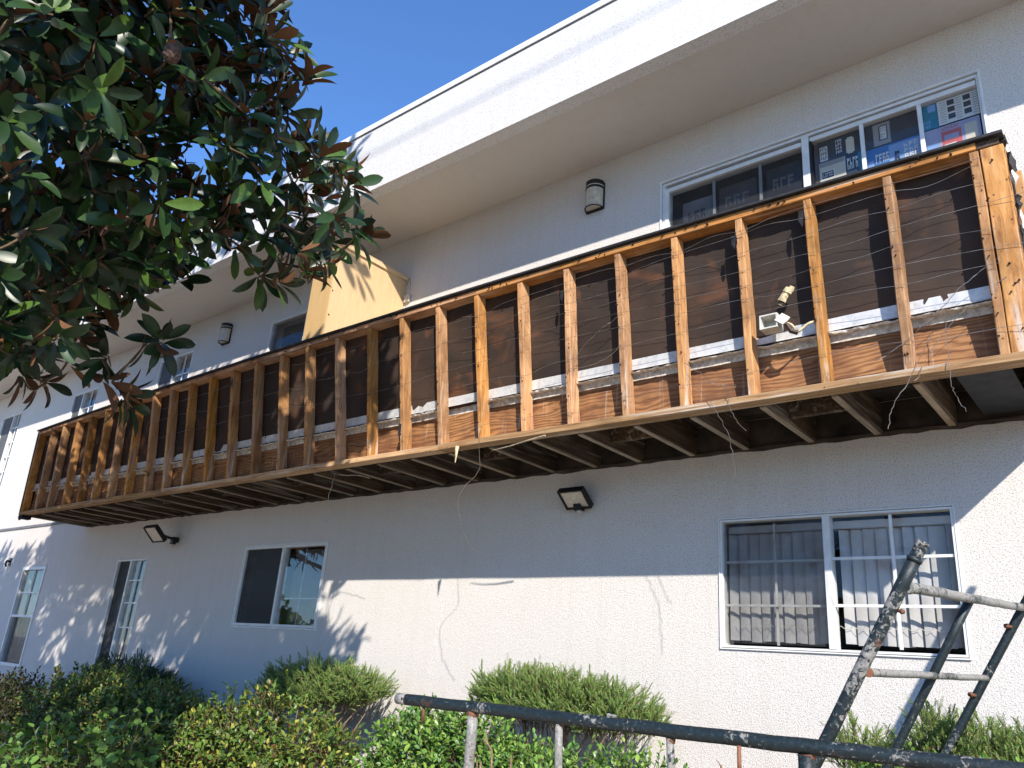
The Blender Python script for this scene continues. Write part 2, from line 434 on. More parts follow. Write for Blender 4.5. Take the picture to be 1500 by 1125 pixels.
def frame_mb(x0, x1, z0, z1, w, y0, y1, mid=None, mw=.05, sill=0.0):
    m = MB()
    m.box(x0, x1, y0, y1, z1-w, z1); m.box(x0, x1, y0, y1, z0, z0+w+sill)
    m.box(x0, x0+w, y0, y1, z0+w+sill, z1-w); m.box(x1-w, x1, y0, y1, z0+w+sill, z1-w)
    if mid is not None: m.box(mid-mw/2, mid+mw/2, y0-.004, y1, z0+w+sill, z1-w)
    return m

def bar(parent, x0, x1, z0, z1, y, mat=None, name='muntin', d=.014):
    return MB().box(x0, x1, y, y+d, z0, z1).build(name, mat or M['white_frame'], parent)
def sheet(parent, name, x0, x1, z0, z1, y, mat, d=.004):
    return MB().box(x0, x1, y, y+d, z0, z1).build(name, mat, parent)

# --- large window below the balcony, with vertical blinds
a, b, c, d = OPEN['W1']
w = frame_mb(a+.004, b-.004, c+.004, d-.004, .013, WY-.008, WY+.06, 10.247, .042).build('window', M['white_frame'], bld)
tag(w, 'wide sliding window with vertical blinds and white grilles')
tr = frame_mb(a-.006, b+.006, c-.008, d+.008, .008, WY-.012, WY+.001).build('casing', M['white_frame'], w)
sheet(w, 'pane', a+.02, 10.224, c+.03, d-.03, WY+.03, M['glass_low'])
sheet(w, 'pane', 10.270, b-.02, c+.03, d-.03, WY+.022, M['glass_low'])
sheet(w, 'insect_screen', a+.02, 10.223, c+.03, d-.03, WY+.012, M['mesh'], .002)
for z in (2.098, 2.369):
    bar(w, a+.02, 10.223, z-.007, z+.007, WY+.042, d=.012); bar(w, 10.270, b-.02, z-.008, z+.008, WY+.004)
bar(w, 9.892, 9.905, c+.03, d-.03, WY+.056, d=.01); bar(w, 10.606, 10.622, c+.03, d-.03, WY-.010)
for x in (9.70, 10.04):
    bar(w, x-.014, x+.014, c+.032, c+.046, WY+.002, M['black_metal'], 'latch', .02)
x = a + .055; k = 0
while x < b-.03:
    if not (10.232 < x < 10.26):
        an = math.radians(rnd.uniform(14, 24) if k % 5 else rnd.uniform(28, 38)); hw = .044
        if x > 10.84: an = math.radians(62)
        sx = rnd.uniform(-.004, .004); m = MB(); vs = []
        for z in (c+.045 + rnd.uniform(0, .012), d-.085):
            for q in range(6):
                u = -1 + 2*q/5
                vs.append((x + sx*(z-c) + u*hw*math.cos(an), 1.02 + u*hw*math.sin(an) - .009*(1-u*u), z))
        m.add(vs, [(q, q+1, q+7, q+6) for q in range(5)])
        m.build('blind_slat', M['blind'], w, True)
    x += .0715; k += 1
MB().box(a+.03, b-.03, .975, 1.07, d-.08, d-.036).build('blind_headrail', M['blind'], w)
ch = []
for k in range(19):
    x0 = a+.07+.0715*k
    if x0 + .0715 > b-.05: break
    for q in range(4):
        u = q/4; ch.append((x0+.0715*u, .982, 1.99 - .020*math.sin(PI*u)))
MB().tube(ch, .002, 4).build('bead_chain', M['white_plastic'], w)

# --- sliding window half way along, its right pane reflecting the sky
a, b, c, d = OPEN['W2']
w = frame_mb(a+.004, b-.004, c+.004, d-.004, .024, WY-.012, WY+.06, 4.742, .034).build('window', M['white_frame'], bld)
tag(w, 'small sliding window with dark screened left half and mirror-like right half')
frame_mb(a-.014, b+.014, c-.016, d+.014, .016, WY-.016, WY+.001).build('casing', M['white_frame'], w)
sheet(w, 'pane', a+.03, 4.724, c+.03, d-.03, WY+.03, M['glass'])
sheet(w, 'pane', 4.76, b-.03, c+.03, d-.03, WY+.012, M['glass'])
sheet(w, 'insect_screen', a+.03, 4.724, c+.03, d-.03, WY+.010, M['densemesh'], .002)
sheet(w, 'curtain', a+.03, 4.70, c+.03, d-.03, WY+.12, M['greyscreen'])
sheet(w, 'curtain', 4.76, b-.03, c+.03, d-.03, WY+.14, M['room'])
for z in (2.10, 2.39): bar(w, a+.03, 4.724, z-.005, z+.005, WY+.044, M['grey_frame'], d=.01)
bar(w, 4.762, b-.03, 2.115, 2.127, WY+.018, M['grey_frame'], d=.012); bar(w, 5.09, 5.10, c+.03, d-.03, WY+.018, M['grey_frame'], d=.010)
MB().box(5.34, 5.39, WY+.004, WY+.011, c+.045, c+.085).build('sticker', M['black_metal'], w)

# --- tall window by the left end, dark left leaf and gridded right leaf
a, b, c, d = OPEN['D1']
w = frame_mb(a+.004, b-.004, c+.004, d-.004, .020, WY-.004, WY+.07, 1.475, .034).build('window', M['white_frame'], bld)
tag(w, 'tall narrow window with a dark left leaf and white grid on the right')
sheet(w, 'pane', a+.024, 1.457, c+.03, d-.024, WY+.05, M['glass']); sheet(w, 'pane', 1.494, b-.024, c+.03, d-.024, WY+.03, M['glass'])
sheet(w, 'insect_screen', a+.024, 1.457, c+.03, d-.024, WY+.030, M['densemesh'], .002)
sheet(w, 'curtain', 1.494, b-.024, c+.03, d-.024, WY+.13, M['curtain'])
for z in (2.33, 2.055, 1.76, 1.4, 1.05):
    bar(w, 1.494, b-.024, z-.009, z+.009, WY+.012); bar(w, a+.024, 1.457, z-.006, z+.006, WY+.056, M['grey_frame'], d=.01)
bar(w, 1.668, 1.684, c+.03, d-.024, WY+.010)

# --- sash window at the far left
a, b, c, d = OPEN['S1']
w = frame_mb(a+.004, b-.004, c+.004, d-.004, .045, WY-.012, WY+.07).build('window', M['white_frame'], bld)
tag(w, 'tall white sash window at the far left, lower sash screened')
MB().box(a+.049, b-.049, WY-.01, WY+.06, 1.825, 1.86).build('sash_rail', M['white_frame'], w)
sheet(w, 'pane', a+.05, b-.05, 1.862, d-.05, WY+.03, M['glass']); sheet(w, 'pane', a+.05, b-.05, c+.05, 1.823, WY+.045, M['glass'])
sheet(w, 'insect_screen', a+.05, b-.05, c+.05, 1.823, WY+.02, M['mesh'], .002)
sheet(w, 'curtain', a+.05, b-.05, c+.05, d-.05, WY+.14, M['curtain'])
bar(w, a+.05, b-.05, 2.172, 2.19, WY+.012); bar(w, -1.585, -1.567, 1.862, d-.05, WY+.010)

# --- glazed balcony door at the right, papered with posters behind its right half
a, b, c, d = OPEN['U1']
dr = frame_mb(a+.004, b-.004, c+.004, d-.004, .022, WY+.006, WY+.08, 10.262, .05).build('balcony_door', M['white_frame'], bld)
tag(dr, 'wide sliding balcony door with posters taped behind the right glass')
frame_mb(a-.012, b+.004, c-.02, d+.016, .014, WY-.010, WY+.001).build('casing', M['white_frame'], dr)
MB().box(a+.028, 10.234, WY+.0, WY+.07, 5.325, 5.36).build('door_leaf_head', M['white_frame'], dr)
MB().box(10.295, b-.03, WY+.012, WY+.07, 5.345, 5.38).build('door_leaf_head', M['white_frame'], dr)
MB().box(a+.028, a+.06, WY+.0, WY+.07, c+.05, 5.325).build('door_stile', M['white_frame'], dr)
MB().box(10.292, 10.306, WY+.002, WY+.07, c+.05, 5.344).build('door_gasket', M['black_metal'], dr)
sheet(dr, 'pane', a+.062, 10.234, c+.05, 5.322, WY+.045, M['glass_low']); sheet(dr, 'pane', 10.31, b-.05, c+.05, 5.343, WY+.03, M['glass_low'])
sheet(dr, 'insect_screen', a+.062, 10.234, c+.05, 5.322, WY+.02, M['mesh'], .002)
for x in (9.539, 9.912): bar(dr, x-.010, x+.010, c+.05, 5.322, WY+.026, M['grey_frame'])
for x in (10.648, 11.016): bar(dr, x-.013, x+.013, c+.05, 5.343, WY+.012)
def flat(name, col, rough=.7): return plain(name, col, rough, var=.06, scale=8)
P = dict(dark=flat('print_dark', (.045, .045, .05)), brown=flat('print_brown', (.10, .07, .055)), white=flat('print_white', (.68, .68, .64)),
         cream=flat('print_cream', (.60, .56, .44)), blue=flat('print_blue', (.05, .17, .42)), sky=flat('print_pale_blue', (.22, .36, .62)),
         teal=flat('print_teal', (.02, .20, .30)), lav=flat('print_lavender', (.36, .36, .50)), red=flat('print_red', (.52, .11, .10)),
         grey=flat('print_grey', (.30, .28, .27)), navy=flat('print_navy', (.02, .035, .07)))
PK = list(P); PM = [P[k] for k in PK]
def poster(rects, y, parent=dr):
    """one printed sheet; the first rectangle is the paper, the others are print lying on it"""
    m = MB()
    for i, (x0, x1, z0, z1, col) in enumerate(rects):
        yy = y - .00012*i
        m.box(x0, x1, yy, y+.001 if i == 0 else yy+.0001, z0, z1, PK.index(col))
    return m.build('poster', PM, parent)
def glyphs(x0, x1, z0, z1, nx, nz, col, fill=.6):
    out = []; cw, chh = (x1-x0)/nx, (z1-z0)/nz
    for i in range(nx):
        for k in range(nz):
            xa, za = x0+i*cw, z0+k*chh
            out.append((xa+.12*cw, xa+.36*cw, za+.1*chh, za+.88*chh, col))
            if rnd.random() < .8: out.append((xa+.36*cw, xa+.86*cw, za+.68*chh, za+.86*chh, col))
            if rnd.random() < .7: out.append((xa+.36*cw, xa+.8*cw, za+.40*chh, za+.54*chh, col))
            if rnd.random() < .6: out.append((xa+.62*cw, xa+.84*cw, za+.1*chh, za+.4*chh, col))
    return out
Y = WY + .055
poster([(10.307, 10.335, 4.3, 5.33, 'brown')], Y)
disc = []
poster([(10.336, 10.632, 5.165, 5.342, 'dark')] + [(10.346, 10.40, 5.175, 5.295, 'white')] + glyphs(10.349, 10.397, 5.18, 5.29, 3, 3, 'dark')
       + [(10.455, 10.505, 5.19, 5.32, 'navy')] + glyphs(10.457, 10.503, 5.195, 5.315, 3, 4, 'white')
       + [(10.53, 10.585, 5.175, 5.29, 'cream'), (10.54, 10.575, 5.165, 5.30, 'cream')], Y)
poster([(10.336, 10.515, 4.6, 5.163, 'cream'), (10.345, 10.44, 5.02, 5.09, 'white'), (10.352, 10.432, 5.028, 5.082, 'dark')]
       + glyphs(10.356, 10.428, 5.034, 5.078, 5, 1, 'white') + [(10.34, 10.51, 5.125, 5.16, 'grey')], Y)
poster([(10.517, 10.634, 4.6, 5.163, 'navy')] + glyphs(10.525, 10.60, 5.03, 5.15, 4, 1, 'white') + [(10.60, 10.63, 4.9, 5.16, 'teal')], Y)
poster([(10.64, 11.005, 5.145, 5.342, 'dark'), (10.71, 10.82, 5.155, 5.33, 'grey'), (10.745, 10.803, 5.19, 5.31, 'brown'), (10.755, 10.795, 5.20, 5.30, 'white')]
       + glyphs(10.756, 10.794, 5.202, 5.298, 3, 2, 'grey'), Y)
poster([(10.64, 11.005, 4.5, 5.143, 'blue'), (10.80, 11.0, 4.8, 5.13, 'sky'), (10.66, 10.70, 4.95, 5.05, 'sky')] + glyphs(10.71, 10.80, 5.01, 5.10, 4, 1, 'white')
       + glyphs(10.89, 10.985, 4.99, 5.115, 3, 3, 'white') + glyphs(10.83, 10.87, 4.97, 5.08, 1, 1, 'navy'), Y)
poster([(11.018, 11.115, 5.15, 5.342, 'teal')] + glyphs(11.025, 11.07, 5.16, 5.22, 3, 2, 'sky') + [(11.06, 11.105, 5.28, 5.335, 'sky')], Y)
sh = [(11.117, 11.352, 5.15, 5.338, 'white')]
for x in (11.175, 11.268):
    for z in (5.285, 5.232, 5.178): sh.append((x, x+.042, z, z+.040, 'dark'))
for x in (11.13, 11.222, 11.318):
    for k in range(9): sh.append((x, x+.035, 5.165+.019*k, 5.170+.019*k, 'grey'))
poster(sh, Y-.006)
poster([(11.018, 11.345, 4.6, 5.143, 'lav'), (11.12, 11.235, 4.95, 5.10, 'red'), (11.135, 11.22, 5.03, 5.07, 'lav'), (11.13, 11.20, 4.98, 5.0, 'white'),
        (11.255, 11.325, 4.97, 5.11, 'cream'), (11.03, 11.10, 4.93, 5.03, 'sky')] + glyphs(11.125, 11.23, 5.105, 5.135, 6, 1, 'red'), Y)
for x0, x1, z0, z1, c1 in ((9.25, 9.5, 4.5, 5.22, 'grey'), (9.56, 9.86, 4.6, 5.25, 'brown'), (9.94, 10.2, 4.7, 5.27, 'dark')):
    poster([(x0, x1, z0, z1, c1)] + glyphs(x0+.04, x1-.05, z1-.2, z1-.08, 3, 1, 'grey' if c1 != 'grey' else 'dark') + glyphs(x0+.02, x1-.03, z1-.4, z1-.24, 3, 2, 'grey'), Y+.02)

# --- the other upper doors and windows
def slider(key, mid, label, name='balcony_door', left='screen', grid=True, right='curtain'):
    a, b, c, d = OPEN[key]
    w = frame_mb(a+.004, b-.004, c+.004, d-.004, .022, WY-.006, WY+.07, mid, .032).build(name, M['white_frame'], bld)
    tag(w, label)
    sheet(w, 'pane', a+.026, mid-.017, c+.03, d-.026, WY+.045, M['glass']); sheet(w, 'pane', mid+.017, b-.026, c+.03, d-.026, WY+.03, M['glass'])
    sheet(w, 'insect_screen', a+.026, mid-.017, c+.03, d-.026, WY+.02, M['greyscreen'] if left == 'grey' else M['mesh'], .002)
    sheet(w, 'curtain', mid+.02, b-.026, c+.03, d-.026, WY+.13, M[right])
    if grid:
        n = 6
        for k in range(1, n):
            z = d - k*(d-c)/n*(.92)
            bar(w, mid+.018, b-.026, z-.010, z+.010, WY+.012)
        q = (mid+b)/2
        bar(w, q-.008, q+.008, c+.03, d-.026, WY+.010)
    return w
w = slider('U2', 4.42, 'dark glazed balcony door partly hidden by the plywood box', grid=False, right='room')
slider('U3', 1.42, 'gridded glazed door above the balcony rail, under the leaves', left='grey')
slider('U4', -1.47, 'gridded glazed door above the left end of the balcony', left='grey')
slider('U5', -4.42, 'tall gridded window at the far left beyond the balcony', 'window', left='grey')

# ------------------------------------------------------------------ the balcony, stripped to its timber
bal = thing('balcony', 'long timber balcony stripped of stucco with bare studs and joists', 'balcony', (5.7, WY, 3.1))
XB = [-0.115, 0.326, 0.707, 1.173, 1.589, 1.983, 2.397, 2.812, 3.261, 3.66, 4.049, 4.477, 4.885, 5.305, 5.715, 6.112, 6.55, 6.946, 7.339, 7.744, 8.148, 8.54, 8.925, 9.344, 9.739, 10.161, 10.564, 10.968, 11.382]
XT = [0.17, 0.571, 0.94, 1.336, 1.706, 2.133, 2.499, 2.896, 3.277, 3.654, 4.044, 4.451, 4.853, 5.255, 5.666, 6.061, 6.475, 6.903, 7.296, 7.707, 8.108, 8.525, 8.931, 9.337, 9.749, 10.168, 10.569, 10.987, 11.388]
ZB = 3.138
def zt(x): return 4.1447 + .02399*x - .00176*x*x - .0000152*x**3          # underside of the sagging top plate
def yf(z): return -.145*(z-ZB)/(4.2-ZB)                                  # the guard leans outwards
SW, SD = .043, .089
for i, (xb, xt) in enumerate(zip(XB, XT)):
    z1 = zt(xt) - .001
    dx = SW/2
    m = MB().beam((xb+dx, SD/2+yf(ZB), ZB+.001), (xt+dx, SD/2+yf(z1), z1), SW, SD, (1,0,0), 7, .0022, bev=.004)
    m.build('stud', M['stud'], bal)
# doubled corner post at the right
m = MB().beam((11.478, SD/2, ZB+.001), (11.487, SD/2+yf(4.15), zt(11.4)), .100, SD, (1,0,0), 7, .002, bev=.004)
tag(m.build('corner_post', M['stud'], bal), 'broad end post at the right corner')
# top plate, black cap, bottom plate (each in lengths, butted)
def rail(name, mat, xs, zfn, y0, y1, h, jit=.0015, lean=True, seglen=.5):
    for a, b in zip(xs[:-1], xs[1:]):
        n = max(2, int((b-a)/seglen)); m = MB(); ring = []
        vs = []; fs = []
        for k in range(n+1):
            x = a + .002 + (b-a-.004)*k/n; z = zfn(x) + rnd.uniform(-jit, jit); dy = yf(z) if lean else 0
            r = lambda: rnd.uniform(-jit, jit)
            for yy, zz in ((y0+r(), z+.003), (y0+.003+r(), z), (y1, z), (y1, z+h), (y0+.003, z+h), (y0+r(), z+h-.003)):
                vs.append((x, yy+dy, zz))
        for k in range(n):
            for q in range(6):
                p = (q+1) % 6
                fs.append((k*6+q, (k+1)*6+q, (k+1)*6+p, k*6+p))
        fs.append(tuple(range(6))); fs.append(tuple(reversed([n*6+q for q in range(6)])))
        m.add(vs, fs); m.build(name, mat, bal)
rail('top_plate', M['plate'], [.16, 4.07, 8.12, 11.425], lambda x: zt(x), -.002, .10, .041)
rail('rail_cap', M['felt'], [.14, 3.2, 7.3, 11.545], lambda x: zt(x)+.043, -.020, .19, .018, .002)
rail('bottom_plate', M['sill_plate'], [-.13, 3.67, 7.76, 11.535], lambda x: ZB-.041, -.006, .092, .041, .0025, False)
MB().beam((11.425, .05+yf(4.17), zt(11.4)+.021), (11.52, .05+yf(4.17), zt(11.4)+.021), .04, .09, (0,0,1), 2, .002, bev=.003).build('rail_end_block', M['joist'], bal)
# plywood rim, one sheet after another, with a broken upper edge
edges = [-.10, 2.40, 4.86, 7.30, 9.72, 11.43]
for a, b in zip(edges[:-1], edges[1:]):
    n = int((b-a)/.05); vs = []; fs = []
    for k in range(n+1):
        x = a+.002+(b-a-.004)*k/n; z = 3.418 + rnd.uniform(-.008, .004)
        vs += [(x, .0905, ZB-.03), (x, .0905, z), (x, .104, z), (x, .104, ZB-.03)]
    for k in range(n):
        for q in range(4):
            p = (q+1) % 4; fs.append((k*4+q, k*4+p, (k+1)*4+p, (k+1)*4+q))
    fs += [(3,2,1,0), tuple(n*4+q for q in range(4))]
    MB().add(vs, fs).build('plywood_sheet', M['plywood'], bal)
# galvanised flashing strips
edges = [-.08, 3.4, 6.5, 9.05, 11.42]
for a, b in zip(edges[:-1], edges[1:]):
    n = 24; vs = []; fs = []
    for k in range(n+1):
        x = a + (b-a)*k/n; wv = rnd.uniform(-.002, .002)
        for zz, yy in ((3.444, .074), (3.452, .080), (3.515, .084), (3.515, .086), (3.45, .083), (3.443, .077)):
            vs.append((x, yy + yf(zz) + .006 + wv, zz + wv))
    for k in range(n):
        for q in range(6):
            p = (q+1) % 6; fs.append((k*6+q, k*6+p, (k+1)*6+p, (k+1)*6+q))
    MB().add(vs, fs).build('flashing', M['galv'], bal)
# rough edge of stucco left along the flashing, bay by bay
for i in range(28):
    a, b = XB[i]+SW+.004, XB[i+1]-.004
    amp = rnd.choice([.003, .005, .008, .011]) if i > 12 else .003
    x = a
    if i > 6 and rnd.random() < .25: continue
    n = 12; vs = []; fs = []
    for k in range(n+1):
        x = a+(b-a)*k/n; t_ = .004 + amp*(.35+.65*rnd.random())
        zc = 3.424 + rnd.uniform(-.005, .004)
        for yy, zz in ((.05+rnd.uniform(0, .012), zc), (.062, zc-t_*.8), (.089, zc-t_*.6), (.089, zc+t_*.4), (.066, zc+t_*.5)):
            vs.append((x, yy + yf(zz), zz))
    for k in range(n):
        for q in range(5):
            p = (q+1) % 5; fs.append((k*5+q, k*5+p, (k+1)*5+p, (k+1)*5+q))
    fs += [(4,3,2,1,0), tuple(n*5+q for q in range(5))]
    MB().add(vs, fs).build('stucco_scrap', M['plaster_scrap'], bal)
# building paper behind the studs, buckled; and the guard's inner skin
nx, nz = 240, 12; vs = []; fs = []
for i in range(nx+1):
    x = -.08 + 11.5*i/nx
    for k in range(nz+1):
        z = 3.43 + (zt(x)+.036-3.43)*k/nz
        vs.append((x, .097 + yf(z) + .010*math.sin(x*7.7+z*3)*math.sin(z*9+x) + rnd.uniform(-.003, .003), z))
for i in range(nx):
    for k in range(nz):
        q = i*(nz+1)+k; fs.append((q, q+nz+1, q+nz+2, q+1))
MB().add(vs, fs).build('building_paper', M['paper'], bal, True)
m = MB(); pr = [(.125, 3.3), (.185, 3.3), (.185, 4.2), (.125, 4.2)]
vs = [(x, y+yf(z), z) for x in (-.10, 11.52) for y, z in pr]
m.add(vs, [(0,1,2,3), (7,6,5,4), (0,4,5,1), (1,5,6,2), (2,6,7,3), (3,7,4,0)]); m.build('inner_skin', M['plaster_scrap'], bal)
# joists and the boards of the deck
for i, xb in enumerate(XB):
    jx = xb + rnd.uniform(-.006, .006) + .01
    if i == 28: jx = 11.46
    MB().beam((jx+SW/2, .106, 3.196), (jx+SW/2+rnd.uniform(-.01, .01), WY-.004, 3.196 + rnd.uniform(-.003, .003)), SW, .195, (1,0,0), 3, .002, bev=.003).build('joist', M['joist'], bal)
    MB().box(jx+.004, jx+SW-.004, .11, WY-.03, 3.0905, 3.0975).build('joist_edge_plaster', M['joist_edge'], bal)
    if i % 3 == 1 and i < 28:
        MB().beam((jx+SW+.005, .46, 3.21), (XB[i+1]+.0, .46+rnd.uniform(-.02, .02), 3.21), .04, .17, (0,1,0), 2, .002, bev=.003).build('blocking', M['joist'], bal)
MB().box(-.11, 11.53, WY-.0035, WY-.0005, 3.105, 3.297).build('ledger_felt', M['deck'], bal)
y = .106
while y < WY-.05:
    y1 = min(y+.139, WY-.003)
    MB().box(-.11, 11.53, y, y1-.006, 3.298, 3.33).build('deck_board', M['deck'], bal); y = y1
MB().box(-.12, 11.535, -.0+.106, WY-.002, 3.332, 3.35).build('deck_topping', M['plaster_scrap'], bal)
# broken plaster edge where the soffit met the wall
vs = []; fs = []; n = 150
for k in range(n+1):
    x = -.1+11.6*k/n
    t_ = .010+.014*rnd.random()
    vs += [(x, WY-.004-.02*rnd.random()-.008, 3.098), (x, WY-.003, 3.098-t_), (x, WY-.003, 3.106), (x, WY-.025, 3.106)]
for k in range(n):
    for q in range(4):
        p = (q+1) % 4; fs.append((k*4+q, k*4+p, (k+1)*4+p, (k+1)*4+q))
MB().add(vs, fs).build('soffit_plaster_edge', M['deck'], bal)
# last bay still closed underneath with felt; closed end walls
MB().box(11.16, 11.40, .106, WY-.03, 3.13, 3.14).build('soffit_felt', M['felt'], bal)
def end_wall(x0, x1):
    m = MB(); pr = [(.0, 3.1), (WY-.004, 3.1), (WY-.004, 4.17), (.0, 4.17)]
    vs = [(x, y + (yf(z) if y < .5 else 0), z) for x in (x0, x1) for y, z in pr]
    return m.add(vs, [(0,1,2,3), (7,6,5,4), (0,4,5,1), (1,5,6,2), (2,6,7,3), (3,7,4,0)])
m = MB(); xa, xb_, xc, xd = -.150, -.122, .135, .163
vs = [(xa,-.002,ZB-.045),(xb_,-.002,ZB-.045),(xb_,WY-.01,ZB-.045),(xa,WY-.01,ZB-.045),(xc,yf(4.17)-.002,4.185),(xd,yf(4.17)-.002,4.185),(xd,WY-.01,4.185),(xc,WY-.01,4.185)]
m.add(vs, [(0,3,2,1),(4,5,6,7),(0,1,5,4),(1,2,6,5),(2,3,7,6),(3,0,4,7)]); m.build('end_wall', M['felt'], bal)
m = MB(); pr = [(.10, 3.12), (WY-.004, 3.12), (WY-.004, 4.17), (.10, 4.17)]
vs = [(x, y + (yf(z) if y < .5 else 0), z) for x in (11.505, 11.522) for y, z in pr]
m.add(vs, [(0,1,2,3), (7,6,5,4), (0,4,5,1), (1,5,6,2), (2,6,7,3), (3,7,4,0)]); m.build('end_wall', M['felt'], bal)
vs = [(x, y, z) for x, z in ((11.44, 4.198), (11.548, 4.198), (11.548, 4.228), (11.44, 4.228)) for y in (.06, WY-.004)]
vs = [(x, y if y > .5 else y+yf(4.2)-.02, z) for x, y, z in vs]
MB().add(vs, [(0,2,3,1),(2,4,5,3),(4,6,7,5),(6,0,1,7),(0,6,4,2),(1,3,5,7)]).build('side_cap', M['felt'], bal)
for yy in (.3, .58, .85):
    MB().beam((11.545, yy, 3.12), (11.547, yy+yf(4.17)*(.9-yy)/.9, 4.19), .038, .04, (0,1,0), 5, .002, bev=.003).build('side_stud', M['stud'], bal)
MB().beam((11.54, .1, 3.10), (11.54, WY-.006, 3.10), .05, .045, (1,0,0), 4, .002).build('side_plate', M['sill_plate'], bal)
# torn felt and crumbs of stucco hanging on the right corner
for k in range(13):
    z = 4.15 - .06*k + rnd.uniform(-.02, .02); y = yf(z) + rnd.uniform(-.0, .09); s = rnd.uniform(.02, .045)
    vs = []; n = 7
    for q in range(n):
        an = 2*PI*q/n; r = s*rnd.uniform(.55, 1.1)
        vs.append((11.547 + rnd.uniform(-.004, .014), y + r*math.cos(an)*.8, z + r*math.sin(an)*1.3))
    vs.append((11.556+rnd.uniform(0, .02), y, z)); vs.append((11.538, y, z))
    MB().add(vs, [(q, (q+1) % n, n) for q in range(n)] + [((q+1) % n, q, n+1) for q in range(n)]).build('torn_scrap', M['plaster_scrap'] if k % 3 == 0 else M['felt'], bal)
# nails and staples left standing in the timber
m = MB()
for i, (xb, xt) in enumerate(zip(XB, XT)):
    n = rnd.randint(7, 11) if i > 9 else rnd.randint(5, 8)
    for k in range(n):
        z = rnd.uniform(3.18, zt(xt)-.02); f_ = (z-ZB)/(4.2-ZB); x = xb+(xt-xb)*f_
        x += rnd.choice([.004, .006, .010, rnd.uniform(.01, .036)]); y0 = yf(z) + .001
        L = rnd.uniform(.005, .013); r = rnd.uniform(.0026, .0045)
        m.tube([(x, y0+.004, z), (x+rnd.uniform(-.008, .008), y0-L, z+rnd.uniform(-.012, .006))], r, 5)
for k in range(60):
    x = rnd.uniform(.3, 11.4); z = zt(x)+rnd.uniform(.006, .036); y0 = yf(z)
    r = rnd.uniform(.003, .007); m.tube([(x, y0+.004, z), (x+rnd.uniform(-.006, .006), y0-rnd.uniform(.006, .02), z+rnd.uniform(-.01, .01))], r, 5)
for k in range(7):
    z = rnd.uniform(3.2, 4.1); x = 11.44+rnd.uniform(0, .08); m.tube([(x, yf(z)+.004, z), (x+rnd.uniform(-.004, .004), yf(z)-.007, z-.003)], rnd.uniform(.004, .006), 5)
tag(m.build('nails', M['nail'], bal), kind='stuff')
for i in (12, 18, 22, 25, 26):                             # torn bits of felt still nailed to studs
    z = rnd.uniform(3.75, 4.1) if i != 18 else 3.3; x = XB[i]+rnd.uniform(-.01, .01); s = rnd.uniform(.03, .06); y = yf(z)-.004
    MB().add([(x-.02, y, z+s), (x+.012, y-.006, z+s*.8), (x+.02, y-.012, z-s*.6), (x, y-.004, z-s*1.3), (x-.022, y-.002, z-.3*s)], [(0,1,2,3,4), (4,3,2,1,0)]).build('torn_scrap', M['felt'], bal)
# line wire stretched across the studs, and loose ends of it
zs = [3.25, 3.56, 3.68, 3.78, 3.88, 3.97, 4.06, 4.10]
for j, z0 in enumerate(zs):
    segs = [(8.0, 11.45)] if j % 2 else [(5.6, 9.2), (9.3, 11.47)]
    if j in (2, 4, 6): segs = [(3.4, 8.5), (8.55, 11.47)]
    for a, b in segs:
        pts = []; x = a; k = 0
        while x < b:
            z = z0 + rnd.uniform(-.012, .012) + .025*math.sin(x*1.3 + j)
            pts.append((x, yf(z) - .006 - rnd.uniform(0, .006), z))
            xm = x+.2; zm = z + rnd.uniform(-.03, .012)
            if rnd.random() < .6: pts.append((xm, yf(zm) - rnd.uniform(.0, .03), zm))
            x += .4064; k += 1
        MB().tube(catmull(pts, 5), .0011, 4).build('lath_wire', M['wire'], bal)
def rvec_(s): return Vector((rnd.uniform(-s, s), rnd.uniform(-s, s), rnd.uniform(-s, s)*.5))
LOOSE = [[(8.18,-.012,3.2),(8.18,-.02,3.09),(8.2,-.02,2.90),(8.06,-.02,2.77),(8.04,-.03,2.66),(8.11,-.03,2.48),(8.18,-.02,2.38),(8.25,-.02,2.33)],
         [(9.80,-.02,3.32),(9.98,-.02,3.06),(10.06,-.02,2.87),(10.08,-.03,2.72),(10.09,-.03,2.62)],
         [(11.12,-.02,3.3),(10.98,-.02,3.06),(10.9,-.02,2.94),(10.88,-.02,2.84)],
         [(11.18,-.02,3.4),(11.17,-.02,3.08),(11.18,-.02,2.98),(11.22,-.02,2.88)],
         [(10.04,-.02,3.22),(10.05,-.02,3.12),(10.08,-.02,3.02),(10.15,-.02,2.93)],
         [(6.5,-.01,3.1),(6.6,-.02,3.02),(6.9,-.02,2.98),(7.05,-.02,2.94)],
         [(6.56,-.02,2.80),(6.6,-.02,2.69),(6.58,-.02,2.62)],
         [(11.44,-.06,3.60),(11.3,-.05,3.52),(11.15,-.03,3.40),(11.0,-.03,3.28),(10.85,-.02,3.2)],
         [(11.46,-.05,3.5),(11.25,-.04,3.36),(11.1,-.03,3.2),(11.02,-.03,3.06)],
         [(9.35,-.08,3.78),(9.2,-.07,3.72),(9.05,-.06,3.62),(9.0,-.06,3.52)],
         [(9.38,-.06,3.62),(9.3,-.07,3.53),(9.12,-.06,3.49),(8.95,-.06,3.50)],
         [(9.75,-.03,3.42),(9.9,-.03,3.3),(9.98,-.03,3.22),(10.1,-.03,3.2),(10.02,-.02,3.13)]]
for L in LOOSE:
    if L[0][2] < 2.9: L = [(L[0][0]-.03, .05, 3.12), (L[0][0], .0, 2.95)] + L[0:]
    W_ = catmull(L, 7); W_ = [W_[0]] + [q + rvec_(.006) for q in W_[1:]]
    MB().tube(W_, .0017, 4).build('loose_wire', M['wire'], bal)
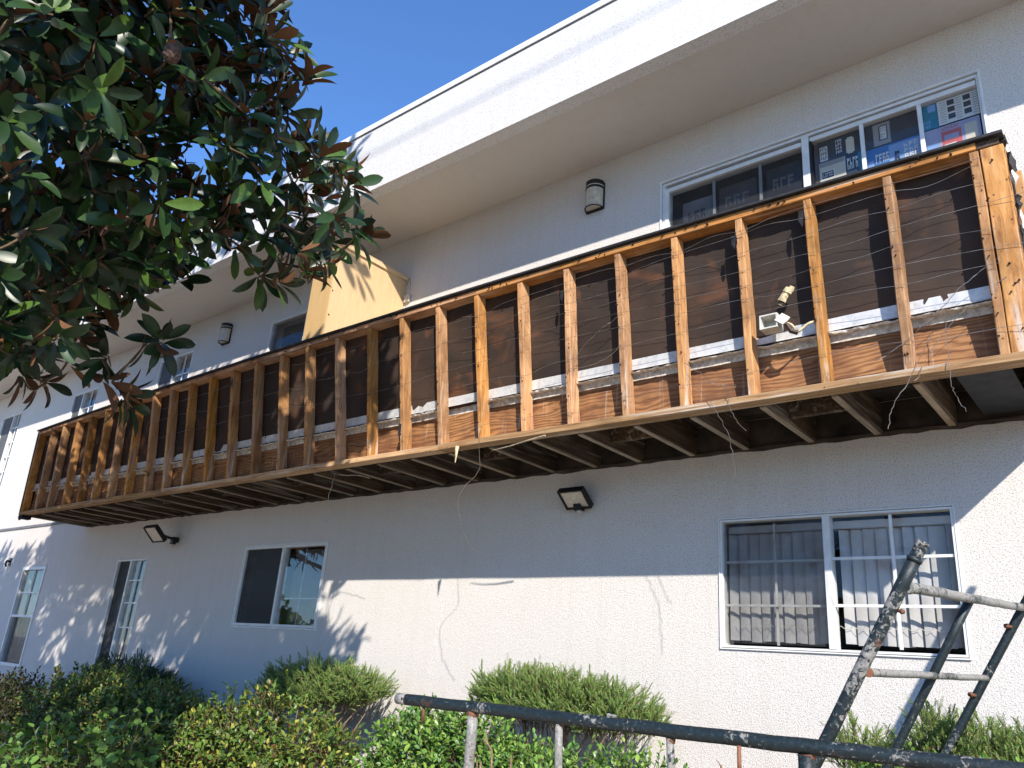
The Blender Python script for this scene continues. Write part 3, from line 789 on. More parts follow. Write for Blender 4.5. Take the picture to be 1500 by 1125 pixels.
# splinters hanging below the bottom plate
MB().tube([(7.965,-.014,3.095),(7.968,-.02,3.06),(7.97,-.022,3.02),(7.965,-.02,2.975)], .016, 5, r1=.003).build('splinter', M['foam'], bal)
MB().tube([(8.28,.02,3.04),(8.45,-.0,3.045),(8.6,-.012,3.06),(8.76,-.012,3.078)], .003, 5, r1=.007).build('splinter', M['drysplit'], bal)
MB().box(-.135, -.02, .0, .12, 3.045, 3.09).build('felt_lump', M['felt'], bal)
MB().tube([(-.06, -.01, 3.06), (-.02, -.02, 3.03), (.03, .0, 3.05)], .022, 6, r1=.012).build('felt_lump', M['felt'], bal)
# --- junction box with an old cable clamp, and a lump of foam above it
jb = thing('junction_box', 'small broken white electrical box hanging between studs', 'electrical box', (10.36, -.05, 3.5))
m = MB(); cx, cz = 10.335, 3.507
rot = Matrix.Rotation(.12, 3, 'Y')
def jbx(x0, x1, y0, y1, z0, z1):
    mm = MB().box(x0, x1, y0, y1, z0, z1); return mm
for (x0, x1, z0, z1) in ((-.05, .05, .034, .042), (-.05, .05, -.042, -.034), (-.05, -.043, -.034, .034), (.043, .05, -.034, .034)):
    m.box(cx+x0, cx+x1, -.11, -.03, cz+z0, cz+z1)
m.box(cx-.05, cx+.05, -.03, -.024, cz-.042, cz+.042); m.build('box_body', M['white_plastic'], jb)
m = MB(); m.beam((10.392, -.11, 3.485), (10.425, -.085, 3.53), .056, .010, (0,.3,1), 2, .002, bev=.003)
m.build('cover_plate', M['white_plastic'], jb)
MB().tube(catmull([(10.41,-.07,3.50),(10.46,-.09,3.46),(10.47,-.06,3.43),(10.53,-.05,3.47),(10.56,-.02,3.49)], 5), .007, 6).build('cable', M['foam'], jb)
MB().tube([(10.43,-.1,3.47),(10.45,-.09,3.43),(10.48,-.07,3.42)], .014, 6).build('cable_clamp', M['nail'], jb)
fo = []; n = 9
m = MB(); pts = [(10.395,-.05,3.625),(10.405,-.06,3.645),(10.42,-.06,3.668),(10.437,-.06,3.69),(10.45,-.05,3.70)]
for k, (p, r) in enumerate(zip(pts, (.018, .024, .022, .026, .018))):
    m.tube([(p[0]-.008, p[1], p[2]-.012), (p[0]+.008, p[1]-.003, p[2]+.012)], r, 8, r1=r*.8)
m.tube([(10.39,-.055,3.615),(10.40,-.05,3.63)], .02, 8, mi=1)
tag(m.build('pipe_stub', [M['foam'], M['nail']]), 'short yellowed pipe stub sticking out of the dark paper above the electrical box', 'pipe stub')

# ------------------------------------------------------------------ plywood box on the balcony
bx = thing('plywood_box', 'tall box of new pale plywood between balcony rail and wall', 'plywood box', (5.95, .45, 4.262))
MB().box(6.085, 6.10, -.006, WY-.004, 4.262, 5.375).build('side_panel', M['newply'], bx)
MB().box(5.80, 6.098, -.022, -.008, 4.262, 5.375).build('front_panel', M['newply'], bx)
MB().box(5.80, 5.815, -.006, WY-.004, 4.262, 5.375).build('side_panel', M['newply'], bx)
MB().box(5.79, 6.112, -.032, WY-.003, 5.377, 5.397).build('top_board', M['newply'], bx)
MB().box(6.102, 6.120, .0, WY-.006, 5.340, 5.3745).build('trim_strip', M['newply'], bx)
for z in (4.35, 4.6, 4.85, 5.1, 5.25):
    MB().tube([(6.101, .012, z), (6.104, .012, z)], .008, 6).build('screw', M['nail'], bx)
MB().tube(catmull([(6.13,WY-.02,5.28),(6.2,WY-.05,5.33),(6.24,WY-.06,5.2),(6.18,WY-.04,5.08),(6.13,WY-.02,5.12)], 6), .004, 5).build('loose_wire', M['wire'], bx)
MB().box(6.125, 6.20, WY-.03, WY-.003, 5.08, 5.16).build('cover_plate', M['white_plastic'], bx)

# ------------------------------------------------------------------ wall lanterns and floodlights
def lantern(x, z, label):
    t = thing('wall_lantern', label, 'wall lamp', (x, WY, z), 'lanterns on the upper wall')
    R, H = .082, .27
    def half(r, z0, z1, mi=0, n=14, y0=WY-.018, mb=None):
        mb = mb or MB(); vs = []
        for zz in (z0, z1):
            for q in range(n+1):
                an = PI*q/n; vs.append((x - r*math.cos(an), y0 - r*1.02*math.sin(an), zz))
        n1 = n+1
        fs = [(q, q+1, n1+q+1, n1+q) for q in range(n)] + [tuple(reversed(range(n1))), tuple(range(n1, 2*n1))] + [(n, 0, n1, 2*n1-1)]
        return mb.add(vs, fs, mi)
    bp = MB().box(x-.09, x+.09, WY-.018, WY-.001, z-H/2, z+H/2-.01)
    bp.build('back_plate', M['black_metal'], t)
    half(.086, z+.062, z+H/2).build('hood', M['black_metal'], t)
    half(.0865, z+.082, z+.090).build('hood_band', M['white_plastic'], t)
    half(R, z-H/2+.018, z+.060).build('glass_shade', M['lamp_glass'], t, False)
    MB().tube([(x - .083*math.cos(PI*q/14), WY-.018-.085*math.sin(PI*q/14), z-H/2+.012) for q in range(15)], .006, 6).build('bottom_rim', M['black_metal'], t)
    for q in (3, 5, 7, 9, 11):
        an = PI*q/14
        MB().tube([(x-.083*math.cos(an), WY-.018-.0845*math.sin(an), z-H/2+.02), (x-.083*math.cos(an), WY-.018-.0845*math.sin(an), z+.058)], .002, 4).build('shade_rib', M['lamp_glass'], t)
    return t
lantern(8.455, 5.515, 'black wall lantern with ribbed glass between plywood box and right balcony door')
lantern(2.68, 5.475, 'black wall lantern with ribbed glass on the shaded wall left of the plywood box')

def flood(x, z, yaw, label, tilt=.9, s=1.0, out=.10):
    t = thing('floodlight', label, 'floodlight', (x, WY, z), 'floodlights under the balcony')
    rt = Matrix.Translation((x, WY-out, z+.02)) @ Matrix.Rotation(yaw, 4, 'Z') @ Matrix.Rotation(tilt, 4, 'X')
    W, H, D = .112*s, .088*s, .018
    def bb(name, mat, x0, x1, y0, y1, z0, z1):
        m = MB().box(x0, x1, y0, y1, z0, z1); m.v = [tuple(rt @ Vector(p)) for p in m.v]; return m.build(name, mat, t)
    bb('housing', M['black_metal'], -W, W, 0, .030, -H, H)
    m = MB()
    m.box(-W, W, -D, -.001, H-.012, H); m.box(-W, W, -D, -.001, -H, -H+.012); m.box(-W, -W+.012, -D, -.001, -H+.012, H-.012); m.box(W-.012, W, -D, -.001, -H+.012, H-.012)
    m.v = [tuple(rt @ Vector(p)) for p in m.v]; m.build('bezel', M['black_metal'], t)
    bb('led_panel', M['led'], -W+.022, W-.022, -.008, -.0015, -H+.022, H-.022)
    bb('reflector', M['white_plastic'], -W+.0125, W-.0125, -.0045, -.0012, -H+.0125, H-.0125)
    for k in range(7):
        xx = -W*.8 + W*1.6*k/6
        bb('cooling_fin', M['black_metal'], xx-.002, xx+.002, .030, .045, -H*.8, H*.8)
    if out > .12: MB().tube([(x, WY-.05, z), (x, WY-out+.03, z+.03)], .016, 8).build('arm', M['black_metal'], t)
    MB().box(x-.03, x+.03, WY-.075, WY-.001, z-.035, z+.025).build('mount', M['black_metal'], t)
    MB().tube([(x+.02, WY-.06, z-.06), (x+.02, WY-.06, z-.085), (x+.02, WY-.06, z-.10)], .024, 10, r1=.012).build('sensor', M['white_plastic'], t)
    MB().box(x-.012, x+.052, WY-.085, WY-.04, z-.065, z-.04).build('sensor_mount', M['black_metal'], t)
flood(8.445, 2.825, 0.0, 'square LED floodlight with motion sensor on the wall left of the blinds window')
flood(2.52, 2.80, 0.0, 'black floodlight on an arm above the tall narrow window', .8, 1.25, .30)

# small fittings and a caught leaf
hk = MB().tube(catmull([(-2.62, WY-.002, 2.66), (-2.62, WY-.05, 2.67), (-2.60, WY-.07, 2.62), (-2.60, WY-.05, 2.58)], 5), .016, 6)
hk.box(-2.66, -2.58, WY-.012, WY-.001, 2.60, 2.72)
tag(hk.build('wall_hook', M['black_metal']), 'small black hook on the wall left of the sash window', 'hook')

# ------------------------------------------------------------------ scaffold frames in the foreground
def lerp3(a, b, t): return tuple(a[i]+(b[i]-a[i])*t for i in range(3))
def tube_part(name, a, b, r, mat, parent, n=16, seg=14, wob=.0012):
    pts = [Vector(lerp3(a, b, k/seg)) + Vector((rnd.uniform(-wob, wob), rnd.uniform(-wob, wob), rnd.uniform(-wob, wob))) for k in range(seg+1)]
    return MB().tube(pts, r, n).build(name, mat, parent, False)
def smooth(o, ang=40):
    o.data.polygons.foreach_set('use_smooth', [len(p.vertices) == 4 for p in o.data.polygons]); return o
A0, A1 = Vector((10.205, -1.587, 0)), Vector((11.300, -1.584, 1.972))
sf = thing('scaffold_frame', 'battered dark green scaffold frame leaning in front of the blinds window', 'scaffold frame', (10.2, -.9, 0))
smooth(tube_part('leg', A0, A1, .0185, M['scaf_worn'], sf, seg=30))
top = A1 + (A1-A0).normalized()*.055
smooth(tube_part('coupling_pin', A1 + (A1-A0).normalized()*.0005, top + (A1-A0).normalized()*.0, .0172, M['scaf_bare'], sf))
smooth(tube_part('collar', A1 - (A1-A0).normalized()*.006, A1 + (A1-A0).normalized()*.004, .0212, M['scaf'], sf, seg=2, wob=0))
B1 = Vector((11.338, -.030, 2.007)); Bd = Vector((.269, .013, .462)).normalized()
B0 = B1 - Bd*(2.007/Bd.z); B2 = B1 + Bd*1.15
smooth(tube_part('leg', B0, B2, .0178, M['scaf'], sf))
Mt, Mb = Vector((11.296, -.869, 1.945)), Vector((11.016, -.872, 1.444)); Md = (Mt-Mb).normalized()
smooth(tube_part('inner_leg', Mb - Md*(1.40/Md.z), Mt + Md*.005, .0145, M['scaf'], sf))
Ax = lerp3(A0, A1, .968)
smooth(tube_part('crossbar', (Ax[0]+.01, Ax[1], Ax[2]-.012), (B1.x-.004, B1.y, B1.z-.006), .0155, M['scaf_bare'], sf))
smooth(tube_part('rung', (11.135, -1.568, 1.668), (11.192, -.167, 1.712), .0115, M['scaf_bare'], sf))
smooth(tube_part('rung', (10.55, -1.568, .64), (10.6, -.06, .68), .0115, M['scaf_bare'], sf))
def pin(p, parent, r=.008, L=.03, d=(-.6, -.8, 0)):
    d = Vector(d).normalized(); p = Vector(p)
    m = MB(); m.tube([p, p+d*L*.6], r*.6, 8); m.tube([p+d*L*.6, p+d*L*.8, p+d*L], r, 8, r1=r*.7); return m.build('lock_pin', M['rustpin'], parent, True)
for s in (.10, .42, .72): pin(B1 - Bd*s - Vector((.0, .02, 0)), sf, .012, .03, (-.7, -.7, .1))
pin(Vector(lerp3(A0, A1, .93)) + Vector((.02, -.0, 0)), sf, .008, .02, (.8, -.3, -.2))
# weld collars where the bars meet the legs
for p, q in ((Ax, B1), ):
    smooth(tube_part('weld_collar', Vector(p)+Vector((.004, .018, -.010)), Vector(p)+Vector((.005, .035, -.009)), .0195, M['scaf_bare'], sf, seg=2, wob=0))

lf = thing('scaffold_frame', 'dark green scaffold frame on its side across the foreground bushes', 'scaffold frame', (10.5, -1.78, 0))
F0, F1 = (9.532, -1.801, 1.474), (11.75, -1.737, 1.470)
smooth(tube_part('leg', lerp3(F0, F1, .0), lerp3(F0, F1, .02), .0198, M['scaf_bare'], lf, seg=2, wob=0))
smooth(tube_part('leg', lerp3(F0, F1, .0202), F1, .0198, M['scaf'], lf, seg=30))
smooth(tube_part('lower_leg', (9.5, -1.70, .36), (11.7, -1.66, .36), .0198, M['scaf'], lf))
smooth(tube_part('rung', (9.895, -1.785, 1.455), (9.82, -1.69, .37), .0185, M['scaf_bare'], lf))
smooth(tube_part('rung', (10.255, -1.775, 1.455), (10.25, -1.69, .37), .0125, M['scaf_bare'], lf))
smooth(tube_part('rung', (10.645, -1.765, 1.452), (10.64, -1.69, .37), .0115, M['scaf_bare'], lf))
smooth(tube_part('rung', (11.035, -1.755, 1.452), (11.01, -1.68, .37), .021, M['scaf_worn'], lf))
for x, L in ((9.665, .05), (10.868, .09)):
    smooth(MB().tube([(x, -1.795, 1.456), (x-.002, -1.79, 1.456-L)], .006, 8).build('lock_pin', M['rustpin'], lf))
MB().tube([(9.575, -1.8215, 1.477), (9.575, -1.824, 1.477)], .004, 8).build('pin_hole', M['nail'], lf)
MB().tube([(10.44, -1.778, 1.4925), (10.47, -1.777, 1.4935)], .009, 6, r1=.004).build('paint_blob', M['scaf_bare'], lf)

def weld(p, d, r, parent):
    d = Vector(d).normalized(); p = Vector(p); m = MB()
    m.tube([p + d*k*.004 + rvec0(.0008) for k in range(4)], r, 12, r1=r*.86); return smooth(m.build('weld', M['rustpin'], parent))
def rvec0(s): return Vector((rnd.uniform(-s, s), rnd.uniform(-s, s), rnd.uniform(-s, s)))
for x, z, r in ((9.894, 1.455, .022), (10.255, 1.453, .0155), (10.645, 1.451, .0145), (11.035, 1.452, .0245)):
    weld((x, -1.783 + (x-9.895)*.027, z), (0, .05, -1), r, lf)
weld((11.149, -1.567, 1.668), (.04, 1, .03), .0132, sf); weld((11.19, -.185, 1.7115), (-.04, -1, -.03), .0132, sf)


# ------------------------------------------------------------------ leaves and bushes
def leaf_tpl(L, W, rows=2, fold=.18, curl=.15, shape=1.0):
    vs = [(0, 0, 0)]
    for k in range(1, rows+1):
        t = k/(rows+1); y = L*t; w = W/2*math.sin(PI*t**shape)**(.8 if rows < 4 else .62); z = -curl*L*t*t
        vs += [(-w, y, z+fold*w), (0, y, z), (w, y, z+fold*w)]
    vs.append((0, L, -curl*L)); fs = [(0, 2, 1), (0, 3, 2)]
    for k in range(rows-1):
        o = 1+3*k; fs += [(o, o+1, o+4, o+3), (o+1, o+2, o+5, o+4)]
    o = 1+3*(rows-1); e = len(vs)-1
    fs += [(o, o+1, e), (o+1, o+2, e)]
    return np.array(vs, float), fs

def frame_from(l, n):
    """rotation whose +Y is the leaf's length l and whose +Z is its upper side, near n"""
    l = l.normalized(); x = l.cross(n)
    if x.length < 1e-4: x = l.orthogonal()
    x.normalize(); z = x.cross(l)
    return Matrix(((x.x, l.x, z.x), (x.y, l.y, z.y), (x.z, l.z, z.z)))

def joined(name, tpls, items, mat, parent, smooth_=True):
    """one mesh from many leaf placements: items = (template index, position, 3x3, scale)"""
    off = wloc(parent) if parent is not None else Vector((0, 0, 0)); off = np.array(off)
    V = []; F = []; n = 0
    for ti, p, R, s in items:
        tv, tf = tpls[ti]; R_ = np.array(R)
        V.append(tv @ R_.T * s + (np.array(p) - off)); F += [tuple(i+n for i in q) for q in tf]; n += len(tv)
    me = bpy.data.meshes.new(name); me.from_pydata(np.concatenate(V).tolist(), [], F); me.materials.append(mat)
    if smooth_: me.polygons.foreach_set('use_smooth', [True]*len(F))
    o = bpy.data.objects.new(name, me); C.objects.link(o)
    if parent is not None: o.parent = parent
    return o

def singles(name, tpls, items, mat, parent):
    """leaves as objects of their own that share mesh data"""
    off = wloc(parent); mes = []
    for tv, tf in tpls:
        me = bpy.data.meshes.new(name); me.from_pydata(tv.tolist(), [], tf); me.materials.append(mat)
        me.polygons.foreach_set('use_smooth', [True]*len(tf)); mes.append(me)
    for ti, p, R, s in items:
        o = bpy.data.objects.new(name, mes[ti]); C.objects.link(o); o.parent = parent
        o.matrix_local = Matrix.Translation(Vector(p) - off) @ R.to_4x4() @ Matrix.Scale(s, 4)

EYE = Vector((11.8632, -4.0065, 1.6))
def rvec():
    while True:
        v = Vector((rnd.uniform(-1, 1), rnd.uniform(-1, 1), rnd.uniform(-1, 1)))
        if .05 < v.length < 1: return v.normalized()
GOLD = PI*(3-math.sqrt(5))

def stems(parent, base, tips, mat, r=.012, name='stem'):
    m = MB()
    for t in tips:
        a = Vector(base) + Vector((rnd.uniform(-.08, .08), rnd.uniform(-.06, .06), 0)); b = Vector(t)
        mid = a.lerp(b, .5) + rvec()*.07
        m.tube(catmull([a, mid, b], 5), r, 6, r1=r*.3)
        for k in range(2):
            q = a.lerp(b, rnd.uniform(.4, .8)); m.tube([q, q + rvec()*.12 + Vector((0, 0, .1))], r*.45, 5, r1=r*.2)
    return m.build(name, mat, parent)

def leafy(name, label, cat, vols, nsprig, tpl, mat, nlev=(6, 10), slen=(.07, .13), sc=(.8, 1.25), k=0, up=.55, base=None, group=None, stem_mat='twig', ang=(35, 75), shell=.45, nstem=9):
    cx = sum(v[0] for v in vols)/len(vols); cy = sum(v[1] for v in vols)/len(vols)
    base = base or (cx, cy, .34)
    t = thing(name, label, cat, base, group)
    items = []; tips = []; wts = [v[3]*v[4]*v[5] for v in vols]; sm = MB()
    for s in range(nsprig):
        v = rnd.choices(vols, wts)[0]
        d = rvec(); r = (shell + (1-shell)*rnd.random())**.6 * rnd.uniform(.82, 1.0)
        p = Vector((v[0]+v[3]*d.x*r, v[1]+v[4]*d.y*r, v[2]+v[5]*d.z*r))
        if p.y > WY-.05 or p.z < .36: continue
        ax = (Vector((d.x, d.y, d.z))*.7 + Vector((0, 0, up)) + rvec()*.5).normalized(); L = rnd.uniform(*slen)
        q = ax.orthogonal().normalized(); w = ax.cross(q); n = rnd.randint(*nlev); ph = rnd.uniform(0, 6.3)
        sm.tube([p - ax*L*.6, p + ax*L], .0022, 3, caps=False, r1=.0012)
        if len(tips) < nstem and rnd.random() < .2: tips.append(p)
        for i in range(n):
            u = i/(n-1); a = ph + i*GOLD; th = math.radians(rnd.uniform(*ang))*(1-.45*u)
            rr = q*math.cos(a) + w*math.sin(a)
            l = ax*math.cos(th) + rr*math.sin(th); nn = ax*math.sin(th) - rr*math.cos(th) + Vector((0, 0, .25)) + rvec()*.2
            items.append((rnd.randrange(len(tpl)), p + ax*L*u, frame_from(l, nn), rnd.uniform(*sc)*(1-.25*u)))
    items.sort(key=lambda it: (it[1]-EYE).length)
    if k: singles('leaf', tpl, items[:k], mat, t)
    tag(joined('foliage', tpl, items[k:], mat, t), kind='stuff')
    tag(sm.build('sprig_stems', M[stem_mat], t), kind='stuff')
    stems(t, base, tips, M[stem_mat])
    return t

BOX = [leaf_tpl(.040, .023, 2, .2, .12), leaf_tpl(.048, .026, 2, .15, .25), leaf_tpl(.036, .022, 2, .3, .05)]
BIGBOX = [leaf_tpl(.050, .025, 2, .2, .12), leaf_tpl(.058, .028, 2, .15, .25), leaf_tpl(.044, .024, 2, .3, .05)]
VINE = [leaf_tpl(.075, .058, 3, .12, .2, .75), leaf_tpl(.065, .054, 3, .2, .1, .75), leaf_tpl(.085, .062, 3, .08, .3, .75)]

leafy('hedge_shrub', 'dense dark rounded hedge below the tall narrow window, left of the frame', 'shrub',
      [(3.95, -.10, .78, 1.45, .42, .55), (3.15, -.15, .78, .85, .40, .50), (4.75, -.15, .78, .85, .42, .50), (5.2, -.15, .72, .5, .38, .52)], 3300, BOX, M['hedge'], k=100, sc=(.9, 1.5), nstem=14)
leafy('shrub', 'yellow and red tinged bush between the dark hedge and left juniper', 'shrub',
      [(6.05, -.15, .80, .52, .36, .50), (6.45, -.1, .98, .22, .26, .40), (5.75, -.25, .7, .4, .3, .42)], 900, BIGBOX, M['boxyellow'], k=120, sc=(.8, 1.25))
leafy('shrub', 'bright yellow green bush below and right of the left juniper', 'shrub',
      [(7.08, -.22, .80, .30, .28, .42), (7.26, -.22, .92, .18, .20, .28), (6.85, -.3, .62, .32, .3, .36)], 560, BIGBOX, M['boxyellow'], k=120, sc=(.8, 1.2))
leafy('boxwood_shrub', 'glossy boxwood bush under the left end of the lying scaffold frame', 'shrub',
      [(8.36, -.35, .90, .50, .32, .44), (8.12, -.3, 1.08, .24, .24, .28), (8.6, -.3, 1.08, .32, .24, .30)], 1300, BIGBOX, M['boxwood'], k=150, sc=(.75, 1.15))
leafy('boxwood_shrub', 'yellow green boxwood in front of the middle juniper, behind the scaffold rungs', 'shrub',
      [(9.15, -.28, .93, .48, .28, .30), (9.6, -.25, .98, .30, .26, .28), (8.9, -.3, .95, .3, .26, .27)], 1150, BIGBOX, M['boxwood'], k=150, sc=(.65, 1.05))
leafy('boxwood_shrub', 'low bright boxwood at the lower right corner under the right juniper', 'shrub',
      [(11.05, -.32, 1.10, .50, .24, .26), (11.5, -.35, 1.10, .45, .24, .28)], 900, BIGBOX, M['boxwood'], k=120, sc=(.65, 1.05))
leafy('shrub', 'thin reddish brown shrub at the far left below the sash window', 'shrub',
      [(.7, .1, .62, .75, .40, .50), (1.0, .15, .82, .30, .28, .40)], 900, BOX, M['redleaf'], sc=(.9, 1.4), stem_mat='twig', shell=.2, nstem=16)
leafy('vine', 'large leaved light green vine sprawling at the lower left in front of hedge', 'vine',
      [(5.9, -1.2, .62, .95, .36, .40), (5.0, -1.1, .55, .8, .36, .32), (6.35, -1.2, .85, .22, .2, .28)], 360, VINE, M['vine'], k=260, nlev=(4, 7), slen=(.12, .22), sc=(.75, 1.15), ang=(50, 95), up=.7)

def needle_tpl(L, n=9, seed=0):
    """a feathery juniper spray: a stalk with pointed scale leaves on all sides"""
    r = random.Random(seed); vs = []; fs = []
    for i in range(n):
        u = i/(n-1); y = L*u*.85; a = i*GOLD*1.3; l = L*(.38-.16*u)*r.uniform(.8, 1.2); w = .0028
        dx, dz = math.cos(a), math.sin(a); o = len(vs)
        tip = (dx*l*.55, y+l*.85, dz*l*.55); px, pz = -dz, dx
        vs += [(px*w, y, pz*w), (-px*w, y, -pz*w), (tip[0]*.55-px*w*.9, y+l*.45, tip[2]*.55-pz*w*.9), tip, (tip[0]*.55+px*w*.9, y+l*.45, tip[2]*.55+pz*w*.9)]
        fs += [(o, o+1, o+2, o+4), (o+4, o+2, o+3)]
    return np.array(vs, float), fs
JUN = [needle_tpl(.055, 9, 1), needle_tpl(.07, 10, 2), needle_tpl(.045, 8, 3)]

def juniper(label, vols, n, mat, base, spread=.5, up=.75, tilt=(0, 0), sc=(.8, 1.3), ndry=6, group=None):
    t = thing('juniper_shrub', label, 'juniper', base, group)
    items = []; tips = []; sm = MB(); wts = [v[3]*v[4]*v[5] for v in vols]
    for s in range(n):
        v = rnd.choices(vols, wts)[0]; d = rvec()
        if d.z < -.35: d.z *= .4
        r = (.25+.75*rnd.random())**.5
        p = Vector((v[0]+v[3]*d.x*r, v[1]+v[4]*d.y*r, v[2]+v[5]*d.z*r))
        if p.y > WY-.06: continue
        ax = (Vector((d.x*spread+tilt[0], d.y*spread, up)) + rvec()*.45).normalized()
        if len(tips) < 22 and rnd.random() < .1: tips.append(p)
        m_ = 6
        L = rnd.uniform(.06, .12)
        q = ax.orthogonal().normalized(); w = ax.cross(q)
        for i in range(m_):
            a = i*GOLD + s; th = .55*(1-i/m_)+.1
            l = ax*math.cos(th) + (q*math.cos(a)+w*math.sin(a))*math.sin(th)
            items.append((rnd.randrange(3), p + ax*L*(i/m_), frame_from(l, rvec()), rnd.uniform(*sc)))
        sm.tube([p-ax*.06, p+ax*L], .0018, 3, caps=False, r1=.001)
    tag(joined('foliage', JUN, items, mat, t, False), kind='stuff')
    tag(sm.build('sprig_stems', M['twig'], t), kind='stuff')
    stems(t, base, tips, M['drytwig'], .011)
    return t
juniper('flat topped light green juniper against the white wall, right of the tree shadow', [(6.15, .47, 1.30, .62, .26, .22), (6.6, .48, 1.34, .34, .20, .15), (5.75, .5, 1.24, .32, .22, .18)], 1150, M['juniper'], (6.1, .42, .36), spread=.8)
juniper('clipped grey green juniper behind the lying scaffold frame', [(8.62, .40, 1.38, .56, .26, .20), (9.05, .40, 1.34, .34, .24, .17), (8.3, .42, 1.40, .34, .22, .17)], 1400, M['juniper'], (8.6, .42, .36), spread=.55)
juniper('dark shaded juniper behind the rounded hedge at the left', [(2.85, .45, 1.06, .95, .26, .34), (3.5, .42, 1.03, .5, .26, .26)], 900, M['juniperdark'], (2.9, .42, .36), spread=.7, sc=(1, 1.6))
juniper('small dark green juniper tuft beside the foot of the leaning scaffold frame', [(10.50, .42, 1.31, .15, .15, .14), (10.62, .42, 1.28, .13, .14, .12)], 220, M['juniper'], (10.55, .5, .36), spread=.6, sc=(.6, .9))
juniper('broad green juniper at the lower right edge below the window', [(11.05, .2, 1.33, .30, .26, .17), (11.5, .2, 1.33, .45, .26, .19), (10.9, .2, 1.37, .12, .15, .16)], 1150, M['juniper'], (11.3, .25, .36), spread=.45, sc=(.7, 1.0))

# dry bare branches between the bushes
def dry(label, base, n, h, sp, mat='drytwig'):
    t = thing('dry_branches', label, 'dry branches', base); 
    for k in range(n):
        a = Vector(base) + rvec()*.05; a.z = base[2]
        b = a + Vector((rnd.uniform(-sp, sp), rnd.uniform(-sp*.5, sp*.3), h*rnd.uniform(.7, 1.05))); m = MB()
        mid = a.lerp(b, .5)+rvec()*.06
        P_ = catmull([a, mid, b], 6); m.tube(P_, .011, 6, r1=.005)
        for q in range(4):
            p = P_[rnd.randint(5, len(P_)-1)]; e = p + Vector((rnd.uniform(-.12, .12), rnd.uniform(-.08, .08), rnd.uniform(-.02, .10)))
            m.tube(catmull([p, p.lerp(e, .5)+rvec()*.02, e], 4), .006, 5, r1=.002)
        m.build('branch', M[mat], t)
    return t
dry('tangle of cut dry branches among the boxwoods under the middle juniper', (9.0, -.68, .36), 8, .86, .22)
dry('bare brown sticks leaning beside the yellow tinged bush', (6.35, -.2, .36), 3, .88, .22, 'twig')
dry('dry brown twigs at the foot of the wall left of the leaning frame', (9.92, .0, .36), 4, .92, .12)

